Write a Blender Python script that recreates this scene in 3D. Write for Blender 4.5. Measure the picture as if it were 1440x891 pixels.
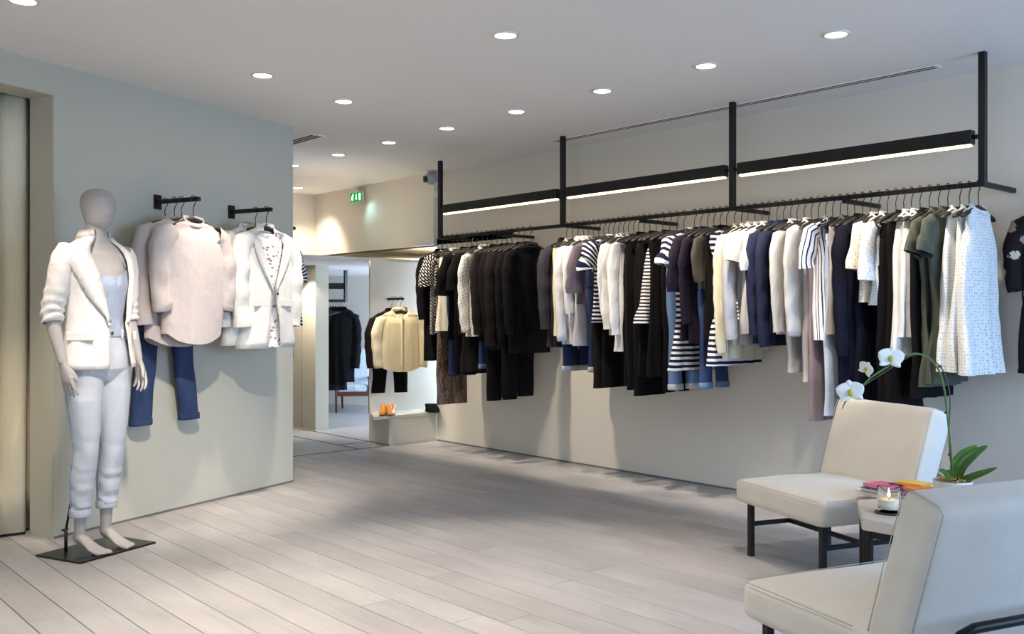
import bpy, bmesh, math, random
from mathutils import Vector, Matrix, noise
PI = math.pi
for o in list(bpy.data.objects): bpy.data.objects.remove(o)
scene = bpy.context.scene
COL = scene.collection

# ---------------------------------------------------------------- camera, world, exposure
H = 1.25                       # eye height
FPX = 1320.0                   # focal length in pixels of the 1440x891 frame
HOR = 441.0                    # horizon row
CA, CB = 0.6637, 0.7480        # room axes: world x runs along the clothes rack, world y towards the rack wall
def W(X, Y, z=0.0):            # (right of lens, ahead of lens, height) -> world
    return Vector((CA*X - CB*Y, CB*X + CA*Y, z))
def pix(x, y, Y):              # a pixel at depth Y -> world
    return W((x-720)/FPX*Y, Y, H-(y-HOR)/FPX*Y)
def pfloor(x, y, z=0.0):       # a pixel on the horizontal plane z -> world
    Y = (H-z)*FPX/(y-HOR)
    return W((x-720)/FPX*Y, Y, z)
cam_d = bpy.data.cameras.new('camera'); cam = bpy.data.objects.new('camera', cam_d); COL.objects.link(cam)
cam.location = (0, 0, H); cam.rotation_euler = (PI/2, 0, math.atan2(CB, CA))
cam_d.sensor_width = 36; cam_d.lens = 36*FPX/1440; cam_d.shift_y = -(445.5-HOR)/1440
cam_d.clip_start = .05; cam_d.clip_end = 100
scene.camera = cam
world = bpy.data.worlds.new('world'); scene.world = world; world.use_nodes = True
bg = world.node_tree.nodes['Background']; bg.inputs[0].default_value = (.55, .68, 1, 1); bg.inputs[1].default_value = .2
vs = scene.view_settings
vs.view_transform = 'Standard'; vs.look = 'None'; vs.gamma = 1; vs.exposure = 0.32
vs.use_curve_mapping = False

def area(name, loc, aim, sx, sy, energy, col):
    d = bpy.data.lights.new(name, 'AREA'); d.shape = 'RECTANGLE'; d.size = sx; d.size_y = sy; d.energy = energy; d.color = col
    o = bpy.data.objects.new(name, d); COL.objects.link(o); o.location = loc
    o.rotation_euler = (Vector(aim)-Vector(loc)).to_track_quat('-Z', 'Y').to_euler()
    return o
# daylight through the shop window in the side wall; then two added cool fill lights
area('window_daylight', (1.9, 4.3, 1.5), (-2.4, 4.5, .8), 2.4, 1.8, 52, (.40, .62, 1)).data.spread = math.radians(95)
area('front_wall_fill', (-.2, -2.95, 1.3), (-2.2, 4, 2.5), 3.8, 2.2, 90, (.66, .81, 1))  # added cool fill before the closed front wall, tilted up at the ceiling
area('back_room_fill', W(.3, 10.6, 1.1), W(-3.0, 12.6, .9), 1.6, 1.1, 230, (.55, .72, 1))  # added cool fill; no window is built in the room behind
WARM = (1.0, .87, .73)

# ---------------------------------------------------------------- materials
def lin(c):
    c = c/255.0
    return c/12.92 if c <= .04045 else ((c+.055)/1.055)**2.4
def rgb(r, g, b): return (lin(r), lin(g), lin(b), 1)
class NT:
    def __init__(s, name, rough=.8, spec=.3, metal=0):
        s.m = bpy.data.materials.new(name); s.m.use_nodes = True; s.t = s.m.node_tree
        s.p = s.t.nodes['Principled BSDF']; s.p.inputs['Roughness'].default_value = rough
        s.p.inputs['Specular IOR Level'].default_value = spec; s.p.inputs['Metallic'].default_value = metal
    def n(s, kind, **kw):
        nd = s.t.nodes.new(kind)
        for k, v in kw.items():
            if k.startswith('i_'):
                nm = k[2:].replace('_', ' ')
                nd.inputs[int(nm) if nm.isdigit() else nm].default_value = v
            else: setattr(nd, k, v)
        return nd
    def l(s, a, b): s.t.links.new(a, b)
    def math(s, op, a, b=None):
        nd = s.n('ShaderNodeMath', operation=op)
        for i, v in enumerate((a, b)):
            if v is None: continue
            if isinstance(v, (int, float)): nd.inputs[i].default_value = v
            else: s.l(v, nd.inputs[i])
        return nd.outputs[0]
    def mix(s, fac, a, b):
        nd = s.n('ShaderNodeMix', data_type='RGBA')
        for i, v in ((0, fac), (6, a), (7, b)):
            if isinstance(v, (int, float, tuple)): nd.inputs[i].default_value = v
            else: s.l(v, nd.inputs[i])
        return nd.outputs[2]
    def color(s, c):
        if isinstance(c, tuple): s.p.inputs['Base Color'].default_value = c
        else: s.l(c, s.p.inputs['Base Color'])
    def bump(s, h, strength=.2, dist=.002):
        b = s.n('ShaderNodeBump', i_Strength=strength, i_Distance=dist); s.l(h, b.inputs['Height']); s.l(b.outputs[0], s.p.inputs['Normal'])
    def obj(s): return s.n('ShaderNodeTexCoord').outputs['Object']
    def uv(s): return s.n('ShaderNodeTexCoord').outputs['UV']
    def noise(s, vec, scale, detail=3, rough=.5):
        nd = s.n('ShaderNodeTexNoise', i_Scale=scale, i_Detail=detail, i_Roughness=rough); s.l(vec, nd.inputs['Vector']); return nd.outputs['Fac']
    def ramp(s, fac, stops):
        r = s.n('ShaderNodeValToRGB'); cr = r.color_ramp
        cr.elements[0].position, cr.elements[0].color = stops[0]; cr.elements[1].position, cr.elements[1].color = stops[-1]
        for p, c in stops[1:-1]:
            e = cr.elements.new(p); e.color = c
        s.l(fac, r.inputs[0]); return r.outputs[0]
    def mapping(s, vec, scale):
        mp = s.n('ShaderNodeMapping'); mp.inputs['Scale'].default_value = scale; s.l(vec, mp.inputs[0]); return mp.outputs[0]
def sc(c, k): return (min(1, c[0]*k), min(1, c[1]*k), min(1, c[2]*k), 1)
def paint(name, c, rough=.75, var=.03, nscale=3, spec=.25, bumpy=.05):
    t = NT(name, rough, spec); o = t.obj()
    t.color(t.mix(t.noise(o, nscale, 4), sc(c, 1-var), sc(c, 1+var)))
    t.bump(t.noise(o, 260, 2), bumpy, .0006); return t.m
def metal(name, c, rough=.35, metallic=.6):
    t = NT(name, rough, .5, metallic); t.color(c)
    t.bump(t.noise(t.obj(), 300, 2), .04, .0004); return t.m
def emit(name, c, power):
    t = NT(name); t.color(c); t.p.inputs['Emission Color'].default_value = c; t.p.inputs['Emission Strength'].default_value = power; return t.m
def cloth(name, c, rough=.9, var=.08, sheen=.15, weave=900, wrinkle=.25):
    t = NT(name, rough, .15); uv = t.uv(); o = t.obj()
    t.color(t.mix(t.noise(o, 14, 4), sc(c, 1-var), sc(c, 1+var)))
    t.p.inputs['Sheen Weight'].default_value = sheen if max(c[:3]) > .12 else 0.0
    h = t.math('ADD', t.math('ADD', t.noise(t.mapping(o, (14, 14, 3.2)), 1, 3), t.math('MULTIPLY', t.noise(o, 26, 3), .35)), t.math('MULTIPLY', t.noise(o, weave, 2), .03))
    t.bump(h, wrinkle*2.4, .022); return t.m
def stripes(name, c1, c2, period, duty, axis=1, off=0.0):
    t = NT(name, .9, .15); uv = t.uv(); sx = t.n('ShaderNodeSeparateXYZ'); t.l(uv, sx.inputs[0])
    w = t.math('MULTIPLY', t.math('SUBTRACT', t.noise(uv, 9, 2), .5), period*.25)
    f = t.math('FRACT', t.math('DIVIDE', t.math('ADD', t.math('ADD', sx.outputs[axis], off), w), period))
    t.color(t.mix(t.math('GREATER_THAN', f, duty), c1, c2))
    t.bump(t.noise(t.mapping(t.obj(), (14, 14, 4)), 1, 3), .6, .022); return t.m
def motif(name, c1, c2, sx_, sy_, rot=.5, width=.5):
    t = NT(name, .85, .2); mp = t.n('ShaderNodeMapping'); mp.inputs['Rotation'].default_value = (0, 0, rot); t.l(t.uv(), mp.inputs[0])
    br = t.n('ShaderNodeTexBrick', offset=.5, i_Scale=1.0, i_Mortar_Size=width*sy_)
    br.inputs['Mortar Smooth'].default_value = 0; br.inputs['Brick Width'].default_value = sx_; br.inputs['Row Height'].default_value = sy_
    br.inputs['Color1'].default_value = c2; br.inputs['Color2'].default_value = c2; br.inputs['Mortar'].default_value = c1
    t.l(mp.outputs[0], br.inputs[0]); t.color(br.outputs[0]); t.bump(t.noise(t.mapping(t.obj(), (14, 14, 4)), 1, 3), .6, .022); return t.m
def eyelet(name, c, hole, pitch=.014):
    t = NT(name, .9, .15); v = t.n('ShaderNodeTexVoronoi', i_Scale=1/pitch, i_Randomness=.35); t.l(t.uv(), v.inputs['Vector'])
    m = t.math('LESS_THAN', v.outputs['Distance'], .27)
    t.color(t.mix(m, c, hole))
    t.bump(t.math('ADD', t.math('MINIMUM', v.outputs['Distance'], .45), t.math('MULTIPLY', t.noise(t.obj(), 18, 3), .8)), .5, .006); return t.m
def denim(name, c, light, wash=.35):
    t = NT(name, .85, .2); o = t.obj(); mp = t.mapping(o, (1, 1, .35))
    k = t.math('MULTIPLY', t.noise(mp, 9, 4), wash*2)
    base = t.mix(k, c, light)
    fine = t.noise(t.mapping(o, (1, 1, .2)), 420, 2)
    t.color(t.mix(t.math('MULTIPLY', fine, .5), base, sc(c, .7)))
    t.bump(t.math('ADD', t.noise(o, 26, 3), t.math('MULTIPLY', fine, .15)), .3, .008); return t.m

wall_white = paint('white_wall_paint', rgb(228, 221, 207), .8, .012)
ceil_white = paint('white_ceiling_paint', rgb(244, 241, 237), .85, .01)
sage = paint('sage_green_wall_paint', rgb(195, 195, 181), .6, .015)
reveal_paint = paint('beige_reveal_paint', rgb(196, 190, 172), .7, .015)
cream_panel = paint('cream_lacquer_panel', rgb(212, 206, 184), .45, .012, spec=.4)
strip_dark = metal('dark_floor_strip_metal', rgb(40, 36, 34), .5, .3)
black_steel = metal('black_powder_coated_steel', rgb(22, 21, 21), .42, .3)
hook_steel = metal('dark_hook_steel', rgb(60, 58, 58), .35, .8)
hanger_black = paint('matt_black_hanger', rgb(38, 36, 36), .5, .1, 30, spec=.4)
bar_glow = emit('warm_light_bar_diffuser', (1, .74, .40, 1), 4.6)
lamp_glow = emit('downlight_lens', (1, .93, .80, 1), 22.0)
def plank_material():
    t = NT('grey_oak_plank', .5, .35); o = t.obj(); inf = t.n('ShaderNodeObjectInfo')
    add = t.n('ShaderNodeVectorMath', operation='ADD'); t.l(o, add.inputs[0])
    comb = t.n('ShaderNodeCombineXYZ'); t.l(t.math('MULTIPLY', inf.outputs['Random'], 40), comb.inputs[0]); t.l(comb.outputs[0], add.inputs[1])
    g = t.noise(t.mapping(add.outputs[0], (1.2, 22, 1)), 2.2, 6, .6)
    b = t.noise(t.mapping(add.outputs[0], (1, 2.2, 1)), 1.6, 3)
    f = t.math('ADD', t.math('MULTIPLY', g, .45), t.math('MULTIPLY', b, .55))
    c = t.ramp(f, [(.28, rgb(145, 142, 142)), (.5, rgb(167, 164, 164)), (.74, rgb(183, 181, 181))])
    hsv = t.n('ShaderNodeHueSaturation'); t.l(c, hsv.inputs['Color'])
    t.l(t.math('ADD', t.math('MULTIPLY', inf.outputs['Random'], .16), .92), hsv.inputs['Value'])
    t.color(hsv.outputs[0]); t.l(t.math('ADD', t.math('MULTIPLY', g, .25), .34), t.p.inputs['Roughness'])
    t.bump(g, .08, .002); return t.m
plank_mat = plank_material()
screed = paint('grey_screed_floor', rgb(172, 167, 163), .5, .07, 2, spec=.35)
joint_dark = paint('dark_plank_joint', rgb(62, 57, 54), .9)

# ---------------------------------------------------------------- mesh helpers
class MB:
    def __init__(s): s.v = []; s.f = []; s.uv = []; s.mi = []; s.flat = []
    def add(s, vs, fs, uvs=None, mi=0, flat=False):
        b = len(s.v); s.v += [tuple(v) for v in vs]
        for i, f in enumerate(fs):
            s.f.append([b+k for k in f]); s.mi.append(mi); s.flat.append(flat)
            s.uv.append(uvs[i] if uvs else [(0, 0)]*len(f))
        return s
    def loft(s, rings, closed=True, cap0=False, cap1=False, ulen=None, v0=0.0, mi=0):
        n = len(rings[0]); rows = len(rings)
        per = 0
        mid = rings[rows//2]
        for j in range(n): per += (Vector(mid[j])-Vector(mid[(j+1) % n])).length
        if ulen: per = ulen
        vv = [v0]
        for i in range(1, rows):
            a = sum((Vector(p) for p in rings[i-1]), Vector())/n; b = sum((Vector(p) for p in rings[i]), Vector())/n
            vv.append(vv[-1]+max((a-b).length, abs(a.z-b.z)))
        vs = [p for r in rings for p in r]; fs = []; uvs = []
        m = n if closed else n-1
        for i in range(rows-1):
            for j in range(m):
                k = (j+1) % n
                fs.append([i*n+j, i*n+k, (i+1)*n+k, (i+1)*n+j])
                u0, u1 = j/n*per, (j+1)/n*per
                uvs.append([(u0, vv[i]), (u1, vv[i]), (u1, vv[i+1]), (u0, vv[i+1])])
        if cap0: fs.append(list(range(n))[::-1]); uvs.append([(0, v0)]*n)
        if cap1: fs.append([(rows-1)*n+j for j in range(n)]); uvs.append([(0, vv[-1])]*n)
        return s.add(vs, fs, uvs, mi)
    def box(s, c, size, bev=0.0, rot=None, mi=0, seg=1):
        bm = bmesh.new(); bmesh.ops.create_cube(bm, size=1)
        bmesh.ops.scale(bm, vec=size, verts=bm.verts)
        if bev: bmesh.ops.bevel(bm, geom=bm.edges[:], offset=bev, segments=seg, affect='EDGES', profile=.5)
        M = Matrix.Translation(Vector(c)) @ (rot.to_4x4() if rot else Matrix())
        bmesh.ops.transform(bm, matrix=M, verts=bm.verts)
        bm.verts.index_update()
        s.add([v.co for v in bm.verts], [[v.index for v in f.verts] for f in bm.faces], None, mi, seg == 1); bm.free(); return s
    def bar(s, a, b, w, h=None, bev=.0, up=(0, 0, 1)):
        a, b = Vector(a), Vector(b); h = h or w; d = b-a; z = d.normalized(); u = Vector(up)
        if abs(z.dot(u)) > .98: u = Vector((1, 0, 0))
        x = u.cross(z).normalized(); y = z.cross(x)
        R = Matrix((x, y, z)).transposed()
        return s.box((a+b)/2, (w, h, d.length), bev, R)
    def tube(s, pts, r, n=8, cap=True, flat2=1.0):
        pts = [Vector(p) for p in pts]; rings = []; prev = None
        for i, p in enumerate(pts):
            t = (pts[min(i+1, len(pts)-1)]-pts[max(i-1, 0)]).normalized()
            if prev is None:
                u = Vector((0, 0, 1)) if abs(t.z) < .9 else Vector((1, 0, 0))
                x = u.cross(t).normalized()
            else: x = (prev-t*prev.dot(t)).normalized()
            prev = x; y = t.cross(x); rr = r[i] if isinstance(r, (list, tuple)) else r
            rings.append([p+x*rr*math.cos(2*PI*j/n)+y*rr*flat2*math.sin(2*PI*j/n) for j in range(n)])
        return s.loft(rings, True, cap, cap)
    def lathe(s, prof, n=24, c=(0, 0, 0), caps=False):
        c = Vector(c)
        return s.loft([[c+Vector((r*math.cos(2*PI*j/n), r*math.sin(2*PI*j/n), z)) for j in range(n)] for r, z in prof], True, caps, caps)
    def prism(s, pts, z0, z1):
        n = len(pts); pts = [(p[0], p[1]) for p in pts]
        ar = sum(pts[i][0]*pts[(i+1) % n][1]-pts[(i+1) % n][0]*pts[i][1] for i in range(n))
        if ar < 0: pts = pts[::-1]
        vs = [(x, y, z0) for x, y in pts]+[(x, y, z1) for x, y in pts]
        fs = [list(range(n))[::-1], [n+i for i in range(n)]]+[[i, (i+1) % n, n+(i+1) % n, n+i] for i in range(n)]
        return s.add(vs, fs, None, 0, True)
    def mesh(s, name, mats):
        me = bpy.data.meshes.new(name); me.from_pydata(s.v, [], s.f)
        ul = me.uv_layers.new(name='UVMap'); flat = [c for f in s.uv for p in f for c in p]; ul.data.foreach_set('uv', flat)
        for m in (mats if isinstance(mats, (list, tuple)) else [mats]): me.materials.append(m)
        me.polygons.foreach_set('material_index', s.mi)
        me.polygons.foreach_set('use_smooth', [not x for x in s.flat]); me.update(); return me
    def build(s, name, mats, parent=None, loc=None, rotz=None):
        o = bpy.data.objects.new(name, s.mesh(name, mats)); COL.objects.link(o)
        if parent is not None: o.parent = parent
        if loc is not None: o.location = loc
        if rotz is not None: o.rotation_euler = (0, 0, rotz)
        return o
def tag(o, label=None, cat=None, group=None, kind=None):
    if label: o['label'] = label
    if cat: o['category'] = cat
    if group: o['group'] = group
    if kind: o['kind'] = kind
    return o
def thing(name, label, cat, loc=(0, 0, 0), rotz=0, group=None):
    o = bpy.data.objects.new(name, None); COL.objects.link(o); o.location = loc; o.rotation_euler = (0, 0, rotz); o.empty_display_size = .1
    return tag(o, label, cat, group)
def part(name, me, parent, loc=None):
    o = bpy.data.objects.new(name, me); COL.objects.link(o); o.parent = parent
    if loc is not None: o.location = loc
    return o
def mod(o, kind, **kw):
    m = o.modifiers.new(kind.lower(), kind)
    for k, v in kw.items(): setattr(m, k, v)
    return o
def struct(o, label=None): return tag(o, label, None, None, 'structure')
def interp(keys, x):
    if x >= keys[0][0]: return keys[0][1:]
    for a, b in zip(keys, keys[1:]):
        if x >= b[0]:
            t = (x-a[0])/(b[0]-a[0]); t = t*t*(3-2*t)*.5+t*.5
            return tuple(p+(q-p)*t for p, q in zip(a[1:], b[1:]))
    return keys[-1][1:]
def se(c, p): return math.copysign(abs(c)**p, c)

# ---------------------------------------------------------------- room shell
CEIL = 2.64; TW = 5.60; TR = 5.18
wl_a = W(-1.631, 6.99).xy; wl_b = W(-2.547, 5.22).xy
wl_d = (wl_b-wl_a).normalized(); wl_n = Vector((.934, .359)).normalized()     # towards the room
wl_n = Vector((-wl_d.y, wl_d.x)); wl_n = wl_n if wl_n.x > 0 else -wl_n
wl_e = wl_b+wl_d*1.9; wl_f = wl_b+wl_d*5.2
back = -wl_n*.2
m = MB()
m.prism([wl_a, wl_b, wl_b+back, wl_a+back], 0, 2.468)
m.prism([wl_a, wl_f, wl_f+back, wl_a+back], 2.468, CEIL)
m.prism([wl_e, wl_f, wl_f+back, wl_e+back], 0, 2.468)
wall_left = struct(m.build('wall_left', sage), 'sage green wall with the curtained opening')
m = MB(); e2 = wl_b+back*.002
m.prism([wl_b+wl_d*.004+wl_n*-.003, wl_b+wl_d*.004+back, wl_b+back, wl_b+wl_n*-.003], 0, 2.466)
m.prism([wl_b+wl_n*-.003, wl_e+wl_n*-.003, wl_e+back, wl_b+back], 2.464, 2.4675)
struct(m.build('trim_1', reveal_paint), 'beige lining of the curtained opening')
m = MB(); blk = W(-2.26, 8.34).xy
m.prism([wl_a+back+wl_d*.3, blk, W(-2.6, 8.7).xy, wl_a+back+wl_d*1.0], 0, CEIL)
struct(m.build('wall_passage', sage))
m = MB(); m.prism([wl_b+back*4+wl_d*-.6, wl_f+back*4, wl_f+back*4.4, wl_b+back*4.4+wl_d*-.6], 0, CEIL)
struct(m.build('wall_fitting_room', wall_white))
m = MB(); m.prism([(-7.43, TW), (2.2, TW), (2.2, TW+.12), (-7.43, TW+.12)], 0, CEIL); struct(m.build('wall_right', wall_white), 'long white wall behind the clothes rack')
m = MB(); m.prism([(-9.9, 5.56), (-7.43, 5.56), (-7.43, TW+.12), (-9.9, TW+.12)], 1.93, CEIL)
m.prism([(-9.9, 3.2), (-9.75, 3.2), (-9.75, 5.56), (-9.9, 5.56)], 1.93, CEIL)
struct(m.build('wall_upper', wall_white), 'white bulkhead above the niche and opening')
m = MB(); m.prism([(-11.5, 5.6), (-6.3, 5.6), (-6.3, 9.5), (-11.5, 9.5)], 1.93, 1.99); struct(m.build('trim_2', wall_white))
m = MB(); m.prism([(-7.80, 5.05), (-7.78, 5.05), (-7.78, 7.2), (-7.80, 7.2)], 0, 1.77); struct(m.build('wall_niche', wall_white), 'white back wall of the boot niche')
m = MB(); m.prism([(-7.84, 3.6), (-7.80, 3.6), (-7.80, 7.2), (-7.84, 7.2)], 1.765, 1.80)
struct(m.build('trim_3', wall_white), 'thin lintel over the opening')
pA, pB = W(-4.4, 13.85).xy, W(-.8, 12.36).xy; pd = Vector((.38, .92))
m = MB(); m.prism([pA, pB, pB+pd*.1, pA+pd*.1], 0, 1.9); struct(m.build('wall_back', wall_white), 'far wall of the room behind')
m = MB(); m.prism([(-7.84, 3.4), (-7.84, 7.2), pB+Vector((.6, .8)), pA+Vector((-.4, .4)), (-14, 5.0), (-12, 3.4)], 1.772, 1.798)
struct(m.build('ceiling_back', ceil_white))
m = MB(); m.prism([(-9.6, 5.10), (-8.92, 5.10), (-8.92, 5.26), (-9.6, 5.26)], 0, 1.772)
pn = struct(m.build('door_1', cream_panel), 'cream door panel at the left of the opening')
MB().box((-9.21, 5.098, .88), (.006, .006, 1.76)).build('panel_joint', paint('dark_panel_joint', rgb(150, 144, 124)), pn)  # darker strip along the panel seam
m = MB(); m.prism([(-14.2, -3.2), (2.2, -3.2), (2.2, 10.2), (-14.2, 10.2)], CEIL, CEIL+.1); struct(m.build('ceiling', ceil_white), 'smooth white ceiling with downlights')
m = MB()
m.prism([(-14.2, -3.3), (2.2, -3.3), (2.2, -3.2), (-14.2, -3.2)], 0, CEIL); struct(m.build('wall_front', wall_white))
m = MB(); m.prism([(-14.2, 10.2), (2.2, 10.2), (2.2, 10.3), (-14.2, 10.3)], 0, CEIL); m.prism([(-14.3, -3.3), (-14.2, -3.3), (-14.2, 10.3), (-14.3, 10.3)], 0, CEIL)
struct(m.build('wall_outer', wall_white))
m = MB()
m.prism([(2.1, -3.2), (2.2, -3.2), (2.2, -.8), (2.1, -.8)], 0, CEIL); m.prism([(2.1, 5.5), (2.2, 5.5), (2.2, TW), (2.1, TW)], 0, CEIL)
m.prism([(2.1, -.8), (2.2, -.8), (2.2, 5.5), (2.1, 5.5)], 2.5, CEIL); m.prism([(2.1, -.8), (2.2, -.8), (2.2, 5.5), (2.1, 5.5)], 0, .2)
struct(m.build('wall_side', wall_white), 'side wall with the shop window')
m = MB()
for y in (-.8, 1.3, 3.4, 5.5): m.box((2.15, y, 1.35), (.05, .05, 2.3))
struct(m.build('window_1', black_steel), 'black mullions of the shop window')

# floor: a base, planks over the shop part, plain screed elsewhere
m = MB(); m.prism([(-7.43, -.5), (2.2, -.5), (2.2, 5.75), (-7.43, 5.75)], -.04, -.012)
floor = struct(m.build('floor', joint_dark), 'grey plank floor')
m = MB(); m.prism([(-14.2, -3.3), (-7.43, -3.3), (-7.43, 10.3), (-14.2, 10.3)], -.04, 0)
m.prism([(-7.43, -3.3), (2.2, -3.3), (2.2, -.5), (-7.43, -.5)], -.04, 0); m.prism([(-7.43, 5.75), (2.2, 5.75), (2.2, 10.3), (-7.43, 10.3)], -.04, 0)
m.build('screed', screed, floor)
PL, PW = 2.0, .16
pm = MB().box((PL/2, 0, -.008), (PL-.0025, PW-.0032, .016), .0012).mesh('plank', plank_mat)
rnd = random.Random(5)
row = 0; t = 1.216-.16*10
while t < 5.72:
    x = -7.43; off = rnd.random()*PL
    while x < 2.1:
        L = (off if (x == -7.43 and off > .25) else PL); L = min(L, 2.2-x)
        o = part('plank', pm, floor, (x, t+PW/2, 0)); o.scale = (L/PL, 1, 1); x += L
    t += PW; row += 1
# inlaid dark strips
def strip(n, a, b, w=.018):
    a, b = Vector(a), Vector(b); d = (b-a).normalized(); p = Vector((-d.y, d.x))*w/2
    m = MB(); m.prism([a-p, b-p, b+p, a+p], -.003, .0015); struct(m.build('trim_%d' % n, strip_dark), None)
strip(4, (-7.43, 3.3), (-7.43, 5.05)); strip(5, (-9.6, 5.05), (-7.44, 5.05)); strip(6, (-9.6, 4.70), (-7.44, 4.70)); strip(7, (-7.80, 4.71), (-7.80, 5.05))
# thin grey strips at the wall foot; the left one draws a gap's shade
def foot_strip(name, a, b, off, mt):
    a, b = Vector(a), Vector(b); d = (b-a).normalized(); m = MB(); m.prism([a, b, b+off, a+off], 0, .012); struct(m.build(name, mt))
gapm = paint('grey_skirting_and_gap_shade', rgb(120, 116, 112))
foot_strip('gap_shade_left', wl_a, wl_b, wl_n*.004, gapm)
foot_strip('baseboard_right', (-7.43, TW), (2.1, TW), Vector((0, -.006)), gapm)

# ---------------------------------------------------------------- ceiling fittings
rim_white = paint('white_lamp_rim', rgb(225, 222, 216), .5)
rim_me = MB().lathe([(.068, .001), (.068, -.006), (.054, -.008), (.050, .001)], 28).mesh('rim', rim_white)
lens_me = MB().lathe([(.051, -.003), (.03, -.004), (.0005, -.004)], 28).mesh('lens', lamp_glow)
def downlight(loc, aim, label, watts, angle=78, blend=.75, z=CEIL):
    r = thing('ceiling_light', label, 'ceiling light', (loc[0], loc[1], z), 0, 'recessed ceiling downlights')
    part('rim', rim_me, r); part('lens', lens_me, r)
    d = bpy.data.lights.new('lamp', 'SPOT'); d.energy = watts; d.color = WARM; d.spot_size = math.radians(angle); d.spot_blend = blend; d.shadow_soft_size = .035
    s = bpy.data.objects.new('lamp', d); COL.objects.link(s); s.parent = r; s.location = (0, 0, -.03)
    s.rotation_euler = (Vector(aim)-Vector((loc[0], loc[1], z-.03))).to_track_quat('-Z', 'Y').to_euler()
    return r
ordn = ['first', 'second', 'third', 'fourth', 'fifth', 'sixth', 'seventh', 'eighth']
for i, x in enumerate((-2.42, -3.21, -4.00, -4.80, -5.58, -6.35, -7.13, -7.94)):
    downlight((x, 4.30), (x-.1, 5.45, .75), 'round recessed downlight, %s from the right in the row along the clothes rack' % ordn[i], 120, 46, .5)
downlight((-9.3, 5.1), (-9.5, 5.5, 1.7), 'small far downlight where the ceiling meets the bulkhead', 40, 80)
for (x, y), aim, lb, p in (((-5.05, 2.54), (-5.95, 2.45, -.2), 'downlight in front of the sage wall, left of the one near its end', 130),
                     ((-5.32, 3.25), (-6.22, 3.2, -.2), 'downlight near the end of the sage wall', 110),
                     ((-4.55, 1.14), (-4.85, 1.42, 0), 'downlight cut by the top left edge of the picture', 95),
                     ((-3.52, 3.08), (-3.3, 2.7, 0), 'downlight over the middle of the open floor', 195)):
    downlight((x, y), aim, lb, p, 52 if 'sage' in lb else 72, 1.0 if 'sage' in lb else .6)
for x, y, p, lb in ((-2.3, 2.0, 65, 'downlight above the foreground chair, outside the picture'), (-3.1, 1.0, 170, 'downlight over the front of the floor, outside the picture'), (-2.3, 3.5, 62, 'added unseen downlight near the side table, lighting the far chair')):  # unseen downlights; the last is added to light the far chair
    downlight((x, y), (x-.1, y+.1, 0) if y < 3.3 else (-2.6, 4.5, .55), lb, p, 78 if y < 3.3 else 56)
downlight((-3.4, 1.6), (-6.0, 2.45, -.1), 'added unseen downlight thrown onto the sage wall', 235, 40, .8)  # added lamp, out of view, to brighten the lower sage wall
c = Vector((-8.9, 4.85))
downlight(c.xy, (-9.15, 5.1, .7), 'small downlight in the low ceiling by the cream panel', 60, 90, .6, 1.772)
q_ = (586-720)/FPX; Yq = .68*FPX/75.5; c = W(q_*Yq, Yq)
downlight(c.xy, (c.x-.4, c.y-.6, 0), 'small downlight under the bulkhead at the left end of the rack', 60, 140, .6, 1.93)

slot_dark = paint('dark_vent_slot', rgb(58, 56, 56), .8)
t = thing('linear_vent', 'long twin-slot ceiling vent running above the clothes rack', 'air vent', (-3.895, 5.28, CEIL))
MB().box((0, 0, -.002), (3.10, .07, .006), .001).build('frame', ceil_white, t)
for s in (-1, 1): MB().box((0, s*.018, -.0055), (3.06, .011, .003)).build('slot', slot_dark, t)
t = thing('ceiling_vent', 'short slatted ceiling vent beside the end of the sage wall', 'air vent', (-6.90, 3.71, CEIL))
MB().box((0, 0, -.002), (.90, .13, .006), .001).build('frame', ceil_white, t)
for k in (-1, 0, 1): MB().box((0, k*.036, -.006), (.86, .017, .004)).build('slot', slot_dark, t)

# exit sign: green lit box hung below the ceiling, white pictograms on its face
t = thing('exit_sign', 'green emergency exit sign with running man, arrow and door', 'exit sign', pix(501, 263.5, 9.35))
q_ = (501-720)/FPX; t.location = ((q_*CA*5.50-CB*5.50)/(CA+q_*CB), 5.50, t.location.z+.01)
gw, gh = .225, .098
MB().box((0, .012, 0), (gw+.012, .022, gh+.012), .002).build('casing', paint('sign_casing', rgb(200, 225, 210), .5), t)
face = MB().box((0, -.001, 0), (gw, .004, gh)).build('face', emit('green_sign_light', (.0, .26, .045, 1), .8), t)
def fig(mb, pts, y=-.0045):
    n = len(pts); vs = [(x, y, z) for x, z in pts]+[(x, y+.002, z) for x, z in pts]
    mb.add(vs, [list(range(n)), list(range(2*n-1, n-1, -1))]+[[i, n+i, n+(i+1) % n, (i+1) % n] for i in range(n)], None, 0, True)
def stroke(mb, a, b, w):
    a, b = Vector(a), Vector(b); d = (b-a).normalized(); p = Vector((-d.y, d.x))*w/2; fig(mb, [a-p, b-p, b+p, a+p])
m = MB(); cx = -.070
fig(m, [(cx+.012+.0075*math.cos(k*PI/5), .030+.0075*math.sin(k*PI/5)) for k in range(10)])
for a, b, w in (((.006, .021), (-.006, -.004), .012), ((-.006, -.004), (.008, -.014), .008), ((.008, -.014), (.004, -.034), .007), ((-.006, -.004), (-.014, -.020), .008), ((-.014, -.020), (-.026, -.024), .007), ((.006, .018), (.020, .008), .006), ((.004, .018), (-.014, .010), .006), ((-.014, .010), (-.020, -.002), .005)):
    stroke(m, (cx+a[0], a[1]), (cx+b[0], b[1]), w)
fig(m, [(-.004, .032), (-.004, -.008), (-.014, -.008), (.002, -.032), (.018, -.008), (.008, -.008), (.008, .032)])
fig(m, [(.058, -.036), (.058, .036), (.088, .036), (.088, -.036)])
m.build('pictogram', emit('white_sign_light', (1, 1, 1, 1), 1.6), t)
MB().box((0, .012, .064), (.02, .012, .05)).build('bracket', rim_white, t)
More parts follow.
